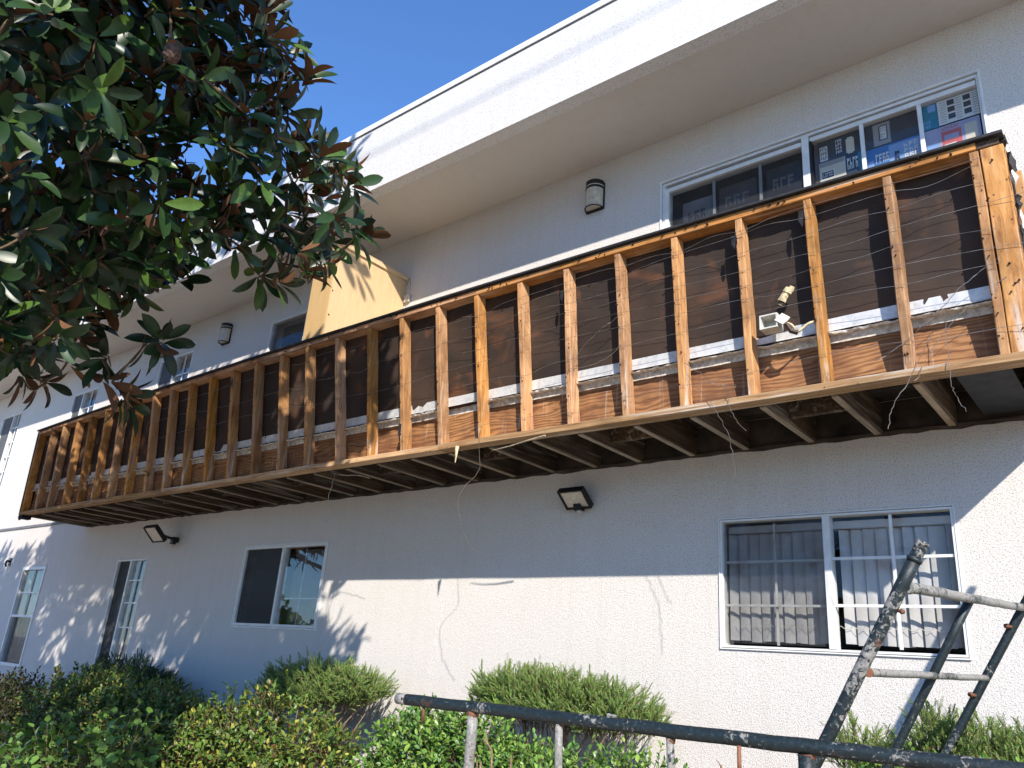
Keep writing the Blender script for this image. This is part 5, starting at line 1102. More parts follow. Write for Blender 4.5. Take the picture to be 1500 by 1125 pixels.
CROWN_OFF = "1.34,-3.14,5.17 3.74,-3.37,4.39 4.28,-2.76,4.23 6.21,-3.36,6.34 -0.79,-1.70,3.99 7.50,-3.32,5.52 2.27,-2.84,6.08 4.67,-3.26,4.92 2.98,-2.42,3.71 -0.72,-1.33,3.86 -1.26,-1.83,3.49 -0.11,-1.68,4.78 4.29,-3.36,4.55 9.45,-3.26,5.19 3.95,-2.91,4.48 2.00,-2.94,5.07 -0.22,-1.59,3.68 3.71,-3.17,5.39 1.06,-2.97,5.00 8.02,-3.15,5.00 -1.29,-1.87,5.04 -0.83,-2.38,5.19 1.42,-2.99,5.33 8.38,-3.24,6.32 0.01,-1.37,3.44 3.38,-3.00,4.58 8.96,-3.02,5.94 1.41,-2.79,5.40 0.01,-3.28,4.43 2.08,-3.14,5.26 8.32,-3.39,6.06 4.79,-3.23,5.20 -0.62,-1.98,3.11 3.58,-3.29,6.40 0.47,-2.16,3.30 2.77,-2.39,3.94 -1.33,-1.99,3.58 0.87,-2.24,3.98 -0.44,-2.78,5.44 2.99,-3.21,4.97 2.89,-3.15,4.25 2.67,-3.07,4.26 -1.78,-1.58,4.90 5.00,-3.33,5.58 0.88,-1.46,3.25 0.39,-2.79,5.27 0.99,-2.41,5.13 1.75,-2.69,4.64 3.55,-2.68,4.26 0.36,-3.27,6.00 2.30,-2.16,4.26 1.65,-3.04,4.96 0.41,-2.13,3.88 0.20,-3.01,4.46 -0.38,-2.16,3.21 4.19,-3.33,6.14 -0.56,-2.15,4.36 0.62,-1.52,3.21 4.32,-2.61,3.78 4.51,-2.91,4.87 6.52,-3.36,6.41 -1.31,-1.72,3.27 0.78,-1.87,4.35 1.60,-2.96,6.02 0.44,-3.18,5.15 -0.64,-1.48,3.52 8.82,-2.72,5.60 1.77,-2.92,3.99 3.83,-3.36,5.50 7.15,-3.39,6.59 1.05,-2.08,3.85 0.38,-2.78,5.05 7.74,-3.24,5.82 1.55,-2.73,5.83 2.81,-3.30,6.24 0.37,-2.24,4.25 -0.69,-2.41,4.28 3.27,-2.55,3.53 9.21,-3.39,5.68 2.43,-2.02,3.57 0.96,-3.34,5.89 0.93,-1.96,4.10 -0.12,-2.33,5.27 1.85,-3.04,5.72 4.49,-3.21,4.62 2.82,-3.26,4.19 -0.25,-3.17,4.19 5.48,-3.15,4.67 2.48,-2.43,3.64 -1.06,-1.89,3.73 9.41,-3.22,5.99 -0.79,-2.37,3.87 0.74,-2.57,4.86 -1.23,-1.48,4.05 0.48,-1.99,3.91 1.16,-1.97,3.76 0.38,-1.77,4.57 0.70,-2.18,3.75 1.22,-2.08,3.52 0.85,-2.97,5.45 2.37,-3.22,4.67 7.35,-2.99,6.01 -0.53,-1.39,4.27 5.23,-3.16,5.04 -0.43,-1.80,3.67 1.17,-2.89,5.01 8.92,-2.92,5.86 3.47,-2.83,3.98 1.17,-1.65,3.09 8.80,-3.30,5.59 -0.17,-2.97,5.23 1.46,-2.67,5.35 3.28,-3.20,6.09 7.73,-3.37,6.11 9.05,-2.84,4.94 3.93,-2.40,3.59 0.74,-1.61,3.92 8.57,-2.91,5.90 2.44,-2.18,3.76 8.17,-2.62,5.79 -1.27,-2.06,3.99 2.49,-2.31,3.70 1.67,-3.05,4.28 1.94,-2.57,4.23 5.09,-3.37,4.88 -0.47,-2.15,3.95 -1.17,-2.17,5.19 1.19,-1.50,3.05 0.93,-2.00,4.85 2.75,-3.06,4.96 3.03,-3.04,4.94 0.48,-1.86,4.83 -0.08,-1.78,4.66 0.44,-3.15,5.49 2.39,-3.39,4.41 3.00,-2.66,4.06 3.42,-3.07,4.68 1.31,-3.00,5.23 7.86,-3.36,5.14 4.92,-2.99,4.56 1.60,-3.32,5.84 1.05,-3.04,4.21 0.68,-3.40,5.71 1.96,-1.93,3.14 1.73,-2.70,5.00 8.67,-3.32,5.55 1.04,-2.60,4.36 2.11,-2.26,4.28 1.17,-1.91,3.90 -0.47,-1.90,3.60 5.60,-3.30,4.43 2.55,-2.64,5.82 -0.31,-1.96,3.67 3.29,-2.32,4.03 2.94,-2.88,4.58 -0.62,-2.07,5.25 0.87,-2.51,3.95 -1.55,-1.83,4.30 3.29,-2.76,4.44 -0.40,-2.51,3.56 3.17,-2.52,3.67 3.61,-3.14,5.83 1.02,-1.68,3.55 3.59,-2.46,3.68 -0.96,-1.63,3.45 4.00,-2.77,4.14 1.55,-2.02,4.03 -0.02,-2.07,4.50 1.63,-2.44,3.80 9.36,-3.17,5.40 0.34,-3.28,4.31 -0.49,-2.51,3.53 -0.85,-1.33,3.73 2.06,-2.20,4.14 1.09,-2.00,3.85 6.50,-3.12,6.33 5.70,-3.16,4.29 1.59,-2.78,3.97 -0.85,-1.88,4.30 6.88,-3.23,6.23 -0.06,-1.62,3.34 3.07,-3.18,4.66 0.05,-2.06,4.32 2.11,-2.43,5.32 2.53,-2.82,5.38 0.10,-2.12,3.46 -0.58,-1.86,3.40 4.09,-3.23,4.44 1.52,-3.05,4.30 -1.12,-2.35,3.93 4.13,-2.74,4.36 2.10,-2.45,4.98 8.78,-3.36,6.43 1.17,-2.37,4.04 1.83,-2.41,5.61 3.25,-2.78,4.97 2.67,-2.54,3.64 1.18,-1.94,3.06 7.99,-3.17,5.69 0.26,-1.80,3.32 5.10,-3.12,4.43 -0.55,-2.74,5.66 0.40,-2.84,5.71 0.92,-2.06,4.09 3.70,-3.18,4.08 -1.18,-1.74,5.00 -0.32,-2.56,5.50 2.28,-2.84,4.31 -0.02,-1.87,5.24 0.44,-2.73,4.59 2.56,-2.08,3.39 0.56,-2.65,4.75 -0.05,-2.15,5.19 -0.51,-2.15,4.35 1.56,-2.29,3.56 6.34,-3.38,4.82 0.38,-3.09,4.74 3.04,-2.94,4.06 2.87,-3.23,4.54 8.53,-3.09,5.79 2.66,-2.68,5.72 2.72,-3.03,5.46 1.75,-3.34,6.08 -1.07,-1.82,3.67 0.10,-1.86,3.94 0.91,-3.16,5.58 2.44,-2.53,4.23 4.99,-3.14,4.97 -0.51,-1.69,3.45 1.32,-2.24,3.91 -1.13,-1.71,3.96 7.73,-2.93,6.12 0.56,-3.36,5.31 2.86,-3.24,4.96 1.49,-2.46,4.69 2.24,-3.14,5.77 1.96,-3.11,4.74 1.49,-3.25,4.88 8.01,-3.16,5.34 3.34,-2.86,5.45 5.10,-3.33,5.01 8.44,-3.29,4.91 8.58,-3.36,4.43 1.43,-2.56,5.01 -0.45,-1.88,4.65 0.56,-2.03,3.16 0.50,-3.08,4.47 0.07,-2.20,3.63 0.72,-1.65,3.71 -1.27,-1.98,3.20 -1.58,-1.58,4.60 0.13,-1.93,4.65 0.07,-2.87,5.31 8.03,-2.54,5.53 1.57,-2.78,5.47 1.67,-2.96,6.09 3.62,-2.78,5.24 3.27,-3.35,5.01 2.05,-3.35,5.19 2.40,-2.64,5.18 3.69,-3.01,6.07 7.99,-2.58,5.84 -0.76,-2.05,3.30 3.61,-2.71,5.13 -0.25,-1.62,4.30 0.64,-2.09,3.71 0.68,-1.96,5.09 1.36,-3.18,4.36 -0.00,-3.30,4.99 1.22,-3.40,4.43 3.09,-3.29,4.63 0.15,-1.31,3.37 1.18,-2.30,5.18 2.83,-2.32,3.92 -1.39,-1.45,3.99 9.65,-3.35,4.46 -0.87,-2.21,3.28 3.17,-2.56,4.80 1.95,-2.47,4.99 0.13,-2.66,4.93 9.22,-3.13,5.11 2.98,-2.49,4.70 1.86,-3.32,4.98 1.56,-2.75,4.68 -0.46,-2.92,4.55 5.28,-3.27,5.06 1.97,-2.19,4.39 2.21,-2.25,3.43 -0.61,-1.35,4.28 0.81,-2.55,4.20 8.09,-2.95,5.82 -1.58,-1.39,4.04 2.86,-3.08,5.49 -1.67,-1.43,3.06 -0.46,-2.97,6.07 0.71,-1.88,3.39 8.38,-3.18,5.17 5.85,-3.24,4.50 0.06,-3.09,4.52 -0.73,-2.52,5.83 -0.14,-2.74,5.99 0.30,-3.18,5.85 2.57,-3.32,4.67 0.38,-3.14,4.24 8.68,-3.07,5.52 1.72,-2.89,5.27 0.05,-2.62,5.28 -0.07,-1.78,4.97 7.88,-2.99,5.28 -0.04,-2.83,4.74 1.48,-2.15,3.78 2.94,-2.90,4.49 8.69,-2.63,5.15 2.25,-2.36,4.53 -1.43,-2.07,3.29 8.97,-3.05,6.30 -1.64,-1.83,3.96 1.85,-2.40,4.36 -0.92,-2.52,4.12 -1.31,-1.58,3.99 3.49,-3.03,4.44 1.44,-2.59,3.87 0.10,-2.91,5.07 4.87,-3.30,4.53 4.18,-3.08,5.63 2.23,-2.62,4.06 2.01,-2.24,5.01 -0.08,-2.97,5.47 8.13,-3.13,6.02 1.09,-3.19,6.39 7.60,-3.31,5.11 0.81,-2.70,5.16 -0.76,-2.15,4.71 8.98,-3.28,4.53 8.44,-3.11,5.39 -0.82,-1.45,4.04 -1.82,-1.41,3.24 -0.96,-1.61,3.14 -0.55,-2.69,4.50 0.73,-1.88,4.79 2.68,-3.33,4.61 0.06,-1.96,3.31 0.12,-2.26,5.07 1.27,-1.97,4.14 -0.08,-1.89,5.17 2.67,-2.16,3.43 1.26,-2.16,3.72 1.55,-2.96,5.91 0.63,-2.61,3.81 -1.58,-1.92,4.32 0.09,-2.60,5.88 1.38,-2.87,4.67 -0.56,-1.84,4.87 0.90,-3.27,4.83 1.82,-2.81,5.90 -1.04,-2.21,4.20 4.79,-3.31,5.25 1.97,-3.10,5.82 7.44,-3.09,6.06 8.69,-3.26,5.37 0.19,-2.59,3.61 8.17,-3.21,5.06 8.03,-2.54,5.79 4.60,-2.83,3.84 0.69,-2.21,5.02 1.37,-2.02,3.32 1.09,-2.91,5.35 -1.05,-1.69,3.56 5.66,-3.36,4.39 2.95,-2.50,4.95 1.42,-3.32,4.99 0.37,-1.62,3.93 0.47,-1.56,3.79 -0.64,-1.81,4.47 3.60,-3.17,5.92 1.21,-1.69,3.85 -0.39,-2.22,3.68 8.51,-2.64,5.51 0.17,-2.77,5.16 0.37,-2.69,4.62 -1.44,-1.78,4.14 3.08,-2.78,5.59 -1.60,-1.84,3.38 -0.25,-2.56,3.90 2.94,-2.90,4.79 -0.21,-1.87,4.43 2.11,-3.38,6.48 2.89,-3.22,4.61 8.66,-3.28,6.38 0.06,-1.81,3.89 0.93,-2.50,4.97 4.39,-2.95,4.48 4.58,-3.29,6.22 -0.48,-2.84,5.55 1.19,-2.49,4.71 1.83,-1.92,4.05 4.42,-3.11,5.70 0.65,-2.04,4.64 2.67,-2.22,4.06 1.42,-2.64,4.61 -1.17,-1.33,3.39 8.38,-2.46,5.58 2.59,-2.72,3.98 0.06,-2.63,5.24 1.86,-2.17,4.59 1.38,-3.32,6.22 2.92,-3.02,5.37 3.80,-2.53,3.95 -0.47,-2.40,4.27 1.52,-3.22,5.62 9.20,-3.35,5.07 1.75,-3.21,5.56 0.85,-2.77,4.81 3.03,-2.79,4.44 -0.33,-1.50,4.17 -0.46,-1.88,5.02 1.63,-2.64,5.92 7.79,-3.06,5.61 -0.14,-2.93,5.86 1.10,-3.01,5.84 4.83,-3.22,5.64 7.95,-3.22,4.95 1.49,-2.64,5.83 1.71,-2.54,5.13 8.19,-3.22,5.21 2.43,-3.09,4.21 1.32,-3.03,5.55 2.31,-2.73,5.31 -0.63,-2.67,4.20 3.64,-2.90,4.33 1.29,-2.49,4.48 4.86,-2.82,4.07 7.95,-3.30,6.49 4.25,-3.22,5.54 -1.03,-2.36,5.03 -1.37,-1.46,4.10 -0.21,-2.47,4.48 2.18,-2.83,5.59 8.91,-3.35,6.23 -0.41,-2.75,5.38 2.33,-2.36,5.01 8.61,-3.26,6.05 5.12,-3.09,4.49 6.51,-3.34,6.17 3.33,-3.23,4.51 1.99,-2.67,3.84 5.22,-3.29,5.50 8.19,-3.33,4.83 1.84,-2.71,5.29 3.80,-3.11,4.68 5.47,-3.14,4.52 2.69,-3.27,5.78 7.31,-3.16,6.07 1.95,-3.37,5.01 4.04,-3.06,5.13 -1.27,-2.15,5.02 3.36,-3.23,5.96 0.66,-2.19,4.33 0.07,-3.25,5.37 0.06,-2.67,5.16 2.06,-2.66,5.44 8.47,-2.71,5.33 1.19,-2.18,4.22 8.08,-2.97,5.95 4.03,-2.98,5.39 0.27,-1.61,3.68 0.93,-3.26,5.90 0.91,-2.59,5.23 8.71,-2.67,5.14 0.82,-2.19,4.65 -0.14,-1.74,3.60 0.24,-2.54,3.53 4.11,-3.31,5.96 2.22,-2.88,4.64 6.26,-3.34,6.20 -0.76,-2.41,3.84 -1.51,-1.62,3.37 -0.81,-1.75,3.98 1.39,-1.97,3.38 0.62,-2.49,3.97 0.75,-1.33,3.06 -0.97,-2.10,4.24 0.67,-2.03,4.66 0.68,-2.95,5.61 8.94,-3.18,4.89 -0.37,-2.72,3.92 1.52,-1.96,4.31 -0.28,-2.62,3.77 -0.03,-1.73,4.28 4.83,-3.30,4.24 3.68,-3.35,5.01 0.20,-2.73,4.33 2.23,-2.94,4.38 2.53,-2.87,5.55 -0.90,-2.39,3.40 -0.12,-2.37,3.58 2.24,-2.58,3.96 8.48,-2.97,5.35 -0.09,-1.85,4.69 4.50,-3.30,6.08 3.26,-2.95,4.66 3.83,-3.33,4.83 -1.40,-1.50,4.59 -0.73,-1.75,4.46 -1.11,-1.37,3.75 0.68,-1.80,3.41 1.98,-3.05,6.13 4.42,-2.68,3.70 5.26,-3.25,4.70 7.99,-2.78,5.53 1.45,-2.73,4.26 8.48,-2.69,5.40 1.35,-2.01,3.22 4.02,-3.02,5.47 8.11,-3.27,5.72 1.15,-3.33,4.93 -1.15,-1.60,4.07 0.26,-2.38,5.17 2.04,-2.92,4.50 -0.10,-2.78,5.52 1.08,-1.90,4.65 -0.05,-2.63,5.31 9.07,-2.95,6.09 -0.50,-2.52,4.92 0.83,-2.39,4.96 1.86,-3.28,4.65 4.36,-3.37,4.25 3.93,-2.64,4.23 2.46,-2.88,5.74 -0.57,-1.57,3.80 -0.29,-2.33,4.57 -0.61,-2.50,5.11 6.29,-3.22,6.23 0.29,-2.08,4.15 8.41,-3.05,4.99 4.38,-2.87,4.79 -1.71,-1.68,4.99 9.09,-2.98,5.46 2.87,-2.42,4.03 1.37,-3.39,5.43 7.88,-2.97,6.06 1.23,-2.12,3.86 9.45,-3.15,4.79 1.03,-1.58,3.26 3.58,-2.94,5.29 -0.60,-2.80,4.50 0.82,-2.86,5.38 -1.19,-1.74,3.64 -0.24,-1.88,3.56 4.80,-2.93,4.22 1.04,-3.23,5.67 2.37,-2.43,4.16 3.65,-2.78,3.82 8.89,-2.59,4.92 1.71,-2.56,4.23 -0.94,-2.20,4.66 1.51,-3.17,5.46 7.53,-2.77,6.01 1.74,-2.49,4.72 -1.68,-1.47,3.66 0.04,-2.93,5.86 9.01,-2.97,5.80 7.40,-3.10,6.26 1.93,-2.76,4.38 -1.49,-1.64,4.40 3.71,-3.32,4.23 -0.40,-2.19,5.02 1.40,-2.14,3.95 2.84,-2.65,3.86 2.82,-3.23,5.49 3.35,-3.03,4.09 -1.14,-2.05,4.54 -0.11,-3.13,4.45 -1.89,-1.60,3.07 1.78,-3.36,5.23 4.56,-3.37,6.35 2.12,-2.11,4.22 1.84,-1.89,3.20 0.68,-2.89,4.08 5.06,-3.32,5.43 3.48,-3.25,5.25 8.22,-3.28,6.24 7.90,-3.30,4.96 6.95,-3.15,5.78 4.33,-3.24,4.28 -0.63,-2.81,5.30 9.23,-3.39,5.37 -2.05,-1.39,3.16 7.92,-3.00,6.06 3.24,-2.98,5.66 2.01,-3.18,4.13 2.86,-2.17,3.76 5.20,-3.36,5.81 4.88,-3.31,5.61 1.69,-1.91,4.01 2.01,-2.52,4.21 0.20,-2.78,4.30 1.46,-2.22,3.44 0.42,-3.22,6.40 3.68,-3.11,4.46 4.09,-2.87,5.09 3.97,-3.35,5.41 -0.73,-2.02,4.72 -1.44,-2.01,3.75 3.32,-3.09,5.52 3.26,-3.20,5.11 5.76,-3.31,6.45 1.53,-3.10,6.11 0.04,-2.02,3.36 -1.53,-1.71,3.14 -0.78,-1.96,3.30 0.75,-1.77,3.64 1.26,-2.61,5.84 0.72,-1.75,3.93 -1.30,-2.13,4.48 -0.61,-2.10,4.96 3.75,-3.40,5.23 3.76,-2.62,4.43 3.37,-2.87,5.31 1.31,-3.15,5.58 -1.37,-2.13,5.33 9.09,-3.36,6.10 0.00,-3.16,5.61 -1.89,-1.45,3.27 -1.47,-1.95,3.66 2.11,-2.08,3.47 8.67,-3.37,5.51 7.39,-2.85,6.56 7.42,-2.91,6.09 6.97,-3.07,5.91 3.43,-3.24,6.91 6.64,-3.24,6.64 6.94,-3.03,6.55 2.45,-2.50,5.42 7.50,-2.68,6.50 7.76,-2.94,5.89 7.56,-2.60,6.01 6.12,-3.23,6.62 5.40,-3.05,6.87 8.58,-3.30,6.83 6.74,-2.72,6.49 3.06,-3.13,6.89 6.67,-2.92,6.59 6.64,-3.21,6.96 6.69,-3.16,6.36 3.27,-3.07,6.71 6.35,-3.08,6.41 3.49,-3.17,6.60 7.23,-3.15,6.64 6.37,-3.03,6.51 2.96,-2.81,5.78 4.96,-3.23,7.07 7.13,-3.10,6.72 7.60,-2.50,6.23 5.93,-2.83,6.70 7.47,-3.18,6.03 7.32,-2.92,6.74 8.04,-3.00,6.62 5.25,-3.13,6.96 5.01,-3.19,6.92 6.52,-3.30,6.35 2.94,-3.07,6.80 6.67,-3.18,6.94 5.99,-3.19,6.45 7.55,-3.21,6.87 8.08,-3.29,6.02 8.19,-3.25,6.55 6.07,-3.10,6.49 6.98,-2.88,6.30 6.85,-2.49,6.38 3.09,-3.16,6.48 6.49,-3.05,6.69 8.11,-3.11,6.06 6.00,-3.30,7.05 7.57,-2.69,5.77 7.58,-3.01,5.87 7.26,-3.17,6.74 3.28,-3.19,6.97 8.16,-2.95,6.75 7.15,-3.20,6.81 7.40,-2.95,6.17 3.06,-3.15,6.54 2.72,-2.88,6.41 7.20,-3.13,6.35 6.77,-2.96,6.17 5.89,-3.08,6.75 2.79,-2.92,6.43 3.09,-2.85,5.80 7.81,-2.46,5.71 6.64,-3.24,6.15 7.09,-2.46,6.28 2.57,-2.72,5.76 4.18,-3.16,6.02 7.45,-2.80,5.78 6.51,-3.12,6.27 3.09,-3.10,5.97 6.21,-3.29,6.57 3.25,-3.19,6.41 5.06,-3.20,7.00 3.01,-3.10,6.08 6.88,-3.17,6.19 3.15,-3.21,6.92 6.63,-3.15,6.18 5.26,-3.27,6.67 3.60,-3.18,6.77 7.60,-2.78,5.69 7.05,-3.06,5.99 6.99,-2.52,6.23 5.18,-3.21,6.86 6.66,-3.06,6.44 2.86,-2.93,6.14 7.26,-2.70,6.53 8.17,-3.25,6.18 6.85,-3.28,7.02 3.29,-3.03,6.45 6.46,-2.74,6.40 7.50,-3.14,6.69 7.76,-3.01,5.98 3.88,-3.06,6.08 6.72,-3.01,6.25 3.66,-3.27,6.42 7.00,-3.09,6.89 6.84,-3.07,6.35 3.43,-3.04,5.94 4.90,-3.22,6.99 3.09,-2.85,5.89 7.54,-2.74,5.69 6.60,-3.29,6.73 7.24,-3.16,5.98 7.41,-2.94,6.56 6.69,-3.01,6.67 5.56,-3.28,7.12 7.65,-3.01,6.60 6.26,-3.05,6.83 6.38,-2.78,6.39 5.56,-3.24,6.66 3.30,-2.87,5.79 7.60,-2.67,5.83 6.68,-2.81,6.56 8.06,-3.10,6.76 3.38,-2.93,5.85 7.35,-3.16,6.17 7.14,-3.21,6.61 3.33,-3.30,6.19 3.12,-3.18,6.67 5.55,-3.20,6.77 3.98,-3.22,6.11 4.02,-3.19,6.44 8.03,-2.89,5.92 7.41,-2.97,6.51 7.05,-2.95,6.18 6.71,-3.27,7.06 6.75,-3.18,6.14 5.71,-3.23,6.70 7.26,-3.13,5.89 7.07,-3.10,6.76 7.54,-2.56,6.14 7.57,-3.24,6.44 7.30,-2.92,6.30 3.71,-3.20,6.67 7.21,-3.15,6.66 8.19,-2.84,5.77 6.03,-3.16,6.49 7.36,-2.82,5.71 6.22,-3.12,6.30 6.88,-3.08,6.47 8.25,-3.01,6.47 5.68,-3.01,6.90 3.39,-3.23,6.73 3.12,-3.07,6.07 6.99,-2.96,6.74 6.12,-3.14,6.99 3.36,-3.26,6.25 6.56,-2.57,6.48 6.97,-2.89,6.15 6.01,-3.16,6.48 3.40,-3.23,6.35 7.33,-3.17,6.94 7.18,-3.19,6.08 7.75,-2.68,6.50 7.56,-3.22,6.34 8.01,-2.92,5.97 7.10,-2.93,6.28 6.00,-2.84,6.60 4.08,-3.15,6.25 6.47,-3.05,6.34 7.36,-2.56,6.02 6.60,-2.99,6.33 3.84,-3.17,6.08 7.37,-2.64,6.02 9.46,-3.14,6.16 8.14,-2.73,5.82 8.68,-2.78,5.73 9.40,-2.79,5.83 9.71,-2.63,5.86 8.97,-3.13,6.20 8.86,-2.98,6.83 9.38,-2.54,6.17 9.12,-2.21,5.66 9.35,-2.57,6.01 9.40,-3.18,6.83 8.39,-2.94,6.49 9.56,-2.63,6.49 9.53,-2.55,5.89 8.73,-2.32,5.73 9.67,-2.93,5.99 8.87,-2.16,5.34 9.94,-2.96,6.28 8.35,-2.23,6.20 9.85,-2.98,6.38 8.98,-2.42,6.33 8.85,-3.03,6.85 8.98,-2.02,5.62 8.07,-2.66,6.40 9.08,-2.86,6.29 9.04,-2.39,5.88 7.96,-2.59,6.10 7.92,-2.44,6.27 8.72,-2.56,6.01 9.01,-2.70,5.76 9.24,-2.93,6.79 9.78,-3.12,6.41 6.35,-2.46,7.59 7.72,-2.76,8.22 7.27,-2.12,7.61 5.28,-2.78,8.04 8.44,-2.79,7.85 8.67,-2.80,7.84 5.27,-3.08,8.42 6.11,-2.71,8.03 5.00,-2.67,7.73 7.37,-2.55,7.62 6.66,-1.97,7.26 6.35,-2.71,8.01 7.71,-2.97,8.05 8.05,-2.28,7.42 7.97,-2.75,7.91 7.93,-2.92,8.25 7.46,-3.03,8.44 7.37,-1.97,7.37 7.07,-2.65,8.06 8.09,-3.29,5.14 8.47,-2.99,5.48 4.72,-3.31,5.53 5.31,-3.36,5.06 4.77,-3.10,4.99 8.70,-3.06,4.68 7.42,-3.35,6.01 8.57,-3.25,5.98 4.87,-3.37,5.62 7.07,-3.14,5.75 4.85,-3.34,6.06 4.99,-3.32,4.99 4.04,-2.64,4.19 7.89,-2.96,5.42 8.93,-3.35,5.58 8.30,-3.21,4.88 4.40,-2.99,4.45 8.13,-2.68,5.56 8.73,-3.23,5.09 8.09,-3.30,5.19 8.05,-3.03,5.53 4.98,-3.04,4.62 4.93,-2.84,4.26 4.28,-2.73,4.24 8.32,-2.93,5.79 8.37,-3.19,5.10 8.10,-2.99,5.54 7.02,-3.23,5.67 7.79,-3.03,5.39 7.38,-3.37,5.42 4.52,-2.96,4.61 5.49,-3.39,5.31 8.51,-3.14,5.53 7.87,-3.39,5.94 7.88,-3.39,5.44 4.47,-3.05,4.90 4.61,-3.11,5.40 7.19,-3.24,5.49 8.18,-2.82,5.33 5.81,-3.27,4.74 5.47,-3.21,4.95 4.59,-3.17,5.79 8.14,-3.15,5.64 8.73,-3.27,5.41 7.06,-3.19,5.65 5.90,-3.38,4.96 8.09,-3.21,5.53 4.50,-2.69,4.05 8.33,-2.71,5.18 8.43,-2.74,5.24 8.11,-3.14,5.08 5.30,-3.32,5.02 7.53,-3.36,5.92 5.55,-3.28,4.96 7.94,-3.27,5.87 4.42,-3.02,4.94 7.29,-3.14,5.81 8.16,-3.34,6.08 9.00,-3.29,5.80 8.12,-3.03,5.24 8.64,-3.28,5.05 7.83,-3.35,5.24 8.76,-3.25,6.04 7.15,-2.94,5.74 5.34,-3.33,4.93 7.20,-3.17,5.87 8.34,-3.16,4.77 4.69,-3.03,4.78 8.11,-2.81,5.46 8.75,-3.22,5.18 5.78,-3.22,4.61 8.94,-3.35,5.60 8.72,-3.19,5.94 8.75,-3.15,5.81 7.41,-3.02,5.57 7.81,-3.09,5.91 5.48,-3.35,4.82 8.42,-3.40,6.03 7.80,-3.37,6.17 4.70,-2.96,4.88 4.24,-2.87,4.78 6.25,-3.31,6.10 4.28,-2.74,4.30 4.88,-3.26,4.57 8.26,-3.36,5.21 5.36,-3.27,4.84 5.46,-3.37,4.84 7.74,-2.99,5.58 9.04,-3.34,5.02 5.83,-3.36,5.18 6.94,-3.03,5.85 6.50,-3.19,6.00 8.15,-3.20,4.89 4.99,-2.93,4.50 6.62,-3.26,5.82 5.69,-3.32,4.84 8.04,-3.34,5.36 5.80,-3.20,4.69 8.26,-3.08,4.98 7.77,-3.35,6.00 7.09,-3.22,5.79 7.84,-3.25,5.26 8.47,-3.32,5.30 7.66,-3.26,5.93 4.31,-2.95,5.26 8.25,-3.14,5.97 7.77,-3.06,5.73 8.03,-3.25,5.79 8.61,-2.42,7.49 8.51,-2.07,7.30 6.55,-3.74,3.37 7.65,-4.07,3.47 8.13,-3.69,3.41 7.18,-3.90,3.41 6.32,-3.84,3.16 5.66,-3.26,3.06 7.81,-4.04,3.46 8.85,-3.76,3.33 6.18,-3.77,3.44 8.76,-3.64,3.17 6.36,-4.09,3.74 7.39,-3.88,3.31 6.47,-3.93,3.41 9.15,-4.12,3.10 6.17,-3.80,3.37 8.41,-3.55,3.29 9.02,-4.17,3.23 8.82,-4.06,3.41 7.28,-3.77,3.43 9.34,-3.91,3.54 7.01,-4.09,3.34 6.31,-3.23,3.05 9.34,-3.98,3.23 8.49,-3.83,3.21 8.00,-4.02,3.70 7.56,-3.44,3.26 5.92,-3.73,3.45 6.22,-3.96,3.36 6.69,-3.76,3.50 7.89,-3.89,3.60 7.73,-3.73,3.33 9.01,-4.18,3.27 7.91,-4.14,3.61 9.19,-3.78,3.30 7.96,-3.66,3.36 6.74,-3.50,3.19 5.80,-3.53,3.15 6.37,-4.02,3.62 6.68,-2.04,8.15 5.81,-2.15,7.89 7.58,-2.41,8.35 5.39,-2.33,8.03 8.19,-2.24,8.23 5.97,-2.23,8.17 5.52,-2.53,8.37 6.35,-2.41,8.11 4.85,-2.23,8.16 8.58,-2.49,8.71 6.42,-1.65,7.99 5.91,-2.12,8.23 7.44,-1.82,7.64 6.88,-1.98,7.76"

# ------------------------------------------------------------------ the magnolia
MAG = [leaf_tpl(.165, .058, 6, .22, .10, 1.35), leaf_tpl(.19, .064, 6, .30, .22, 1.4), leaf_tpl(.14, .056, 6, .14, -.08, 1.3), leaf_tpl(.175, .054, 6, .45, .30, 1.35)]
def table(s): return [Vector(tuple(map(float, p.split(',')))) for p in s.split()]
def kmeans(P, k):
    cs = rnd.sample(P, k)
    for it in range(8):
        gr = [[] for _ in cs]
        for p in P: gr[min(range(len(cs)), key=lambda i: (p-cs[i]).length_squared)].append(p)
        cs = [sum(g, Vector((0,0,0)))/len(g) if g else c for g, c in zip(gr, cs)]
    return [(c, g) for c, g in zip(cs, gr) if g]

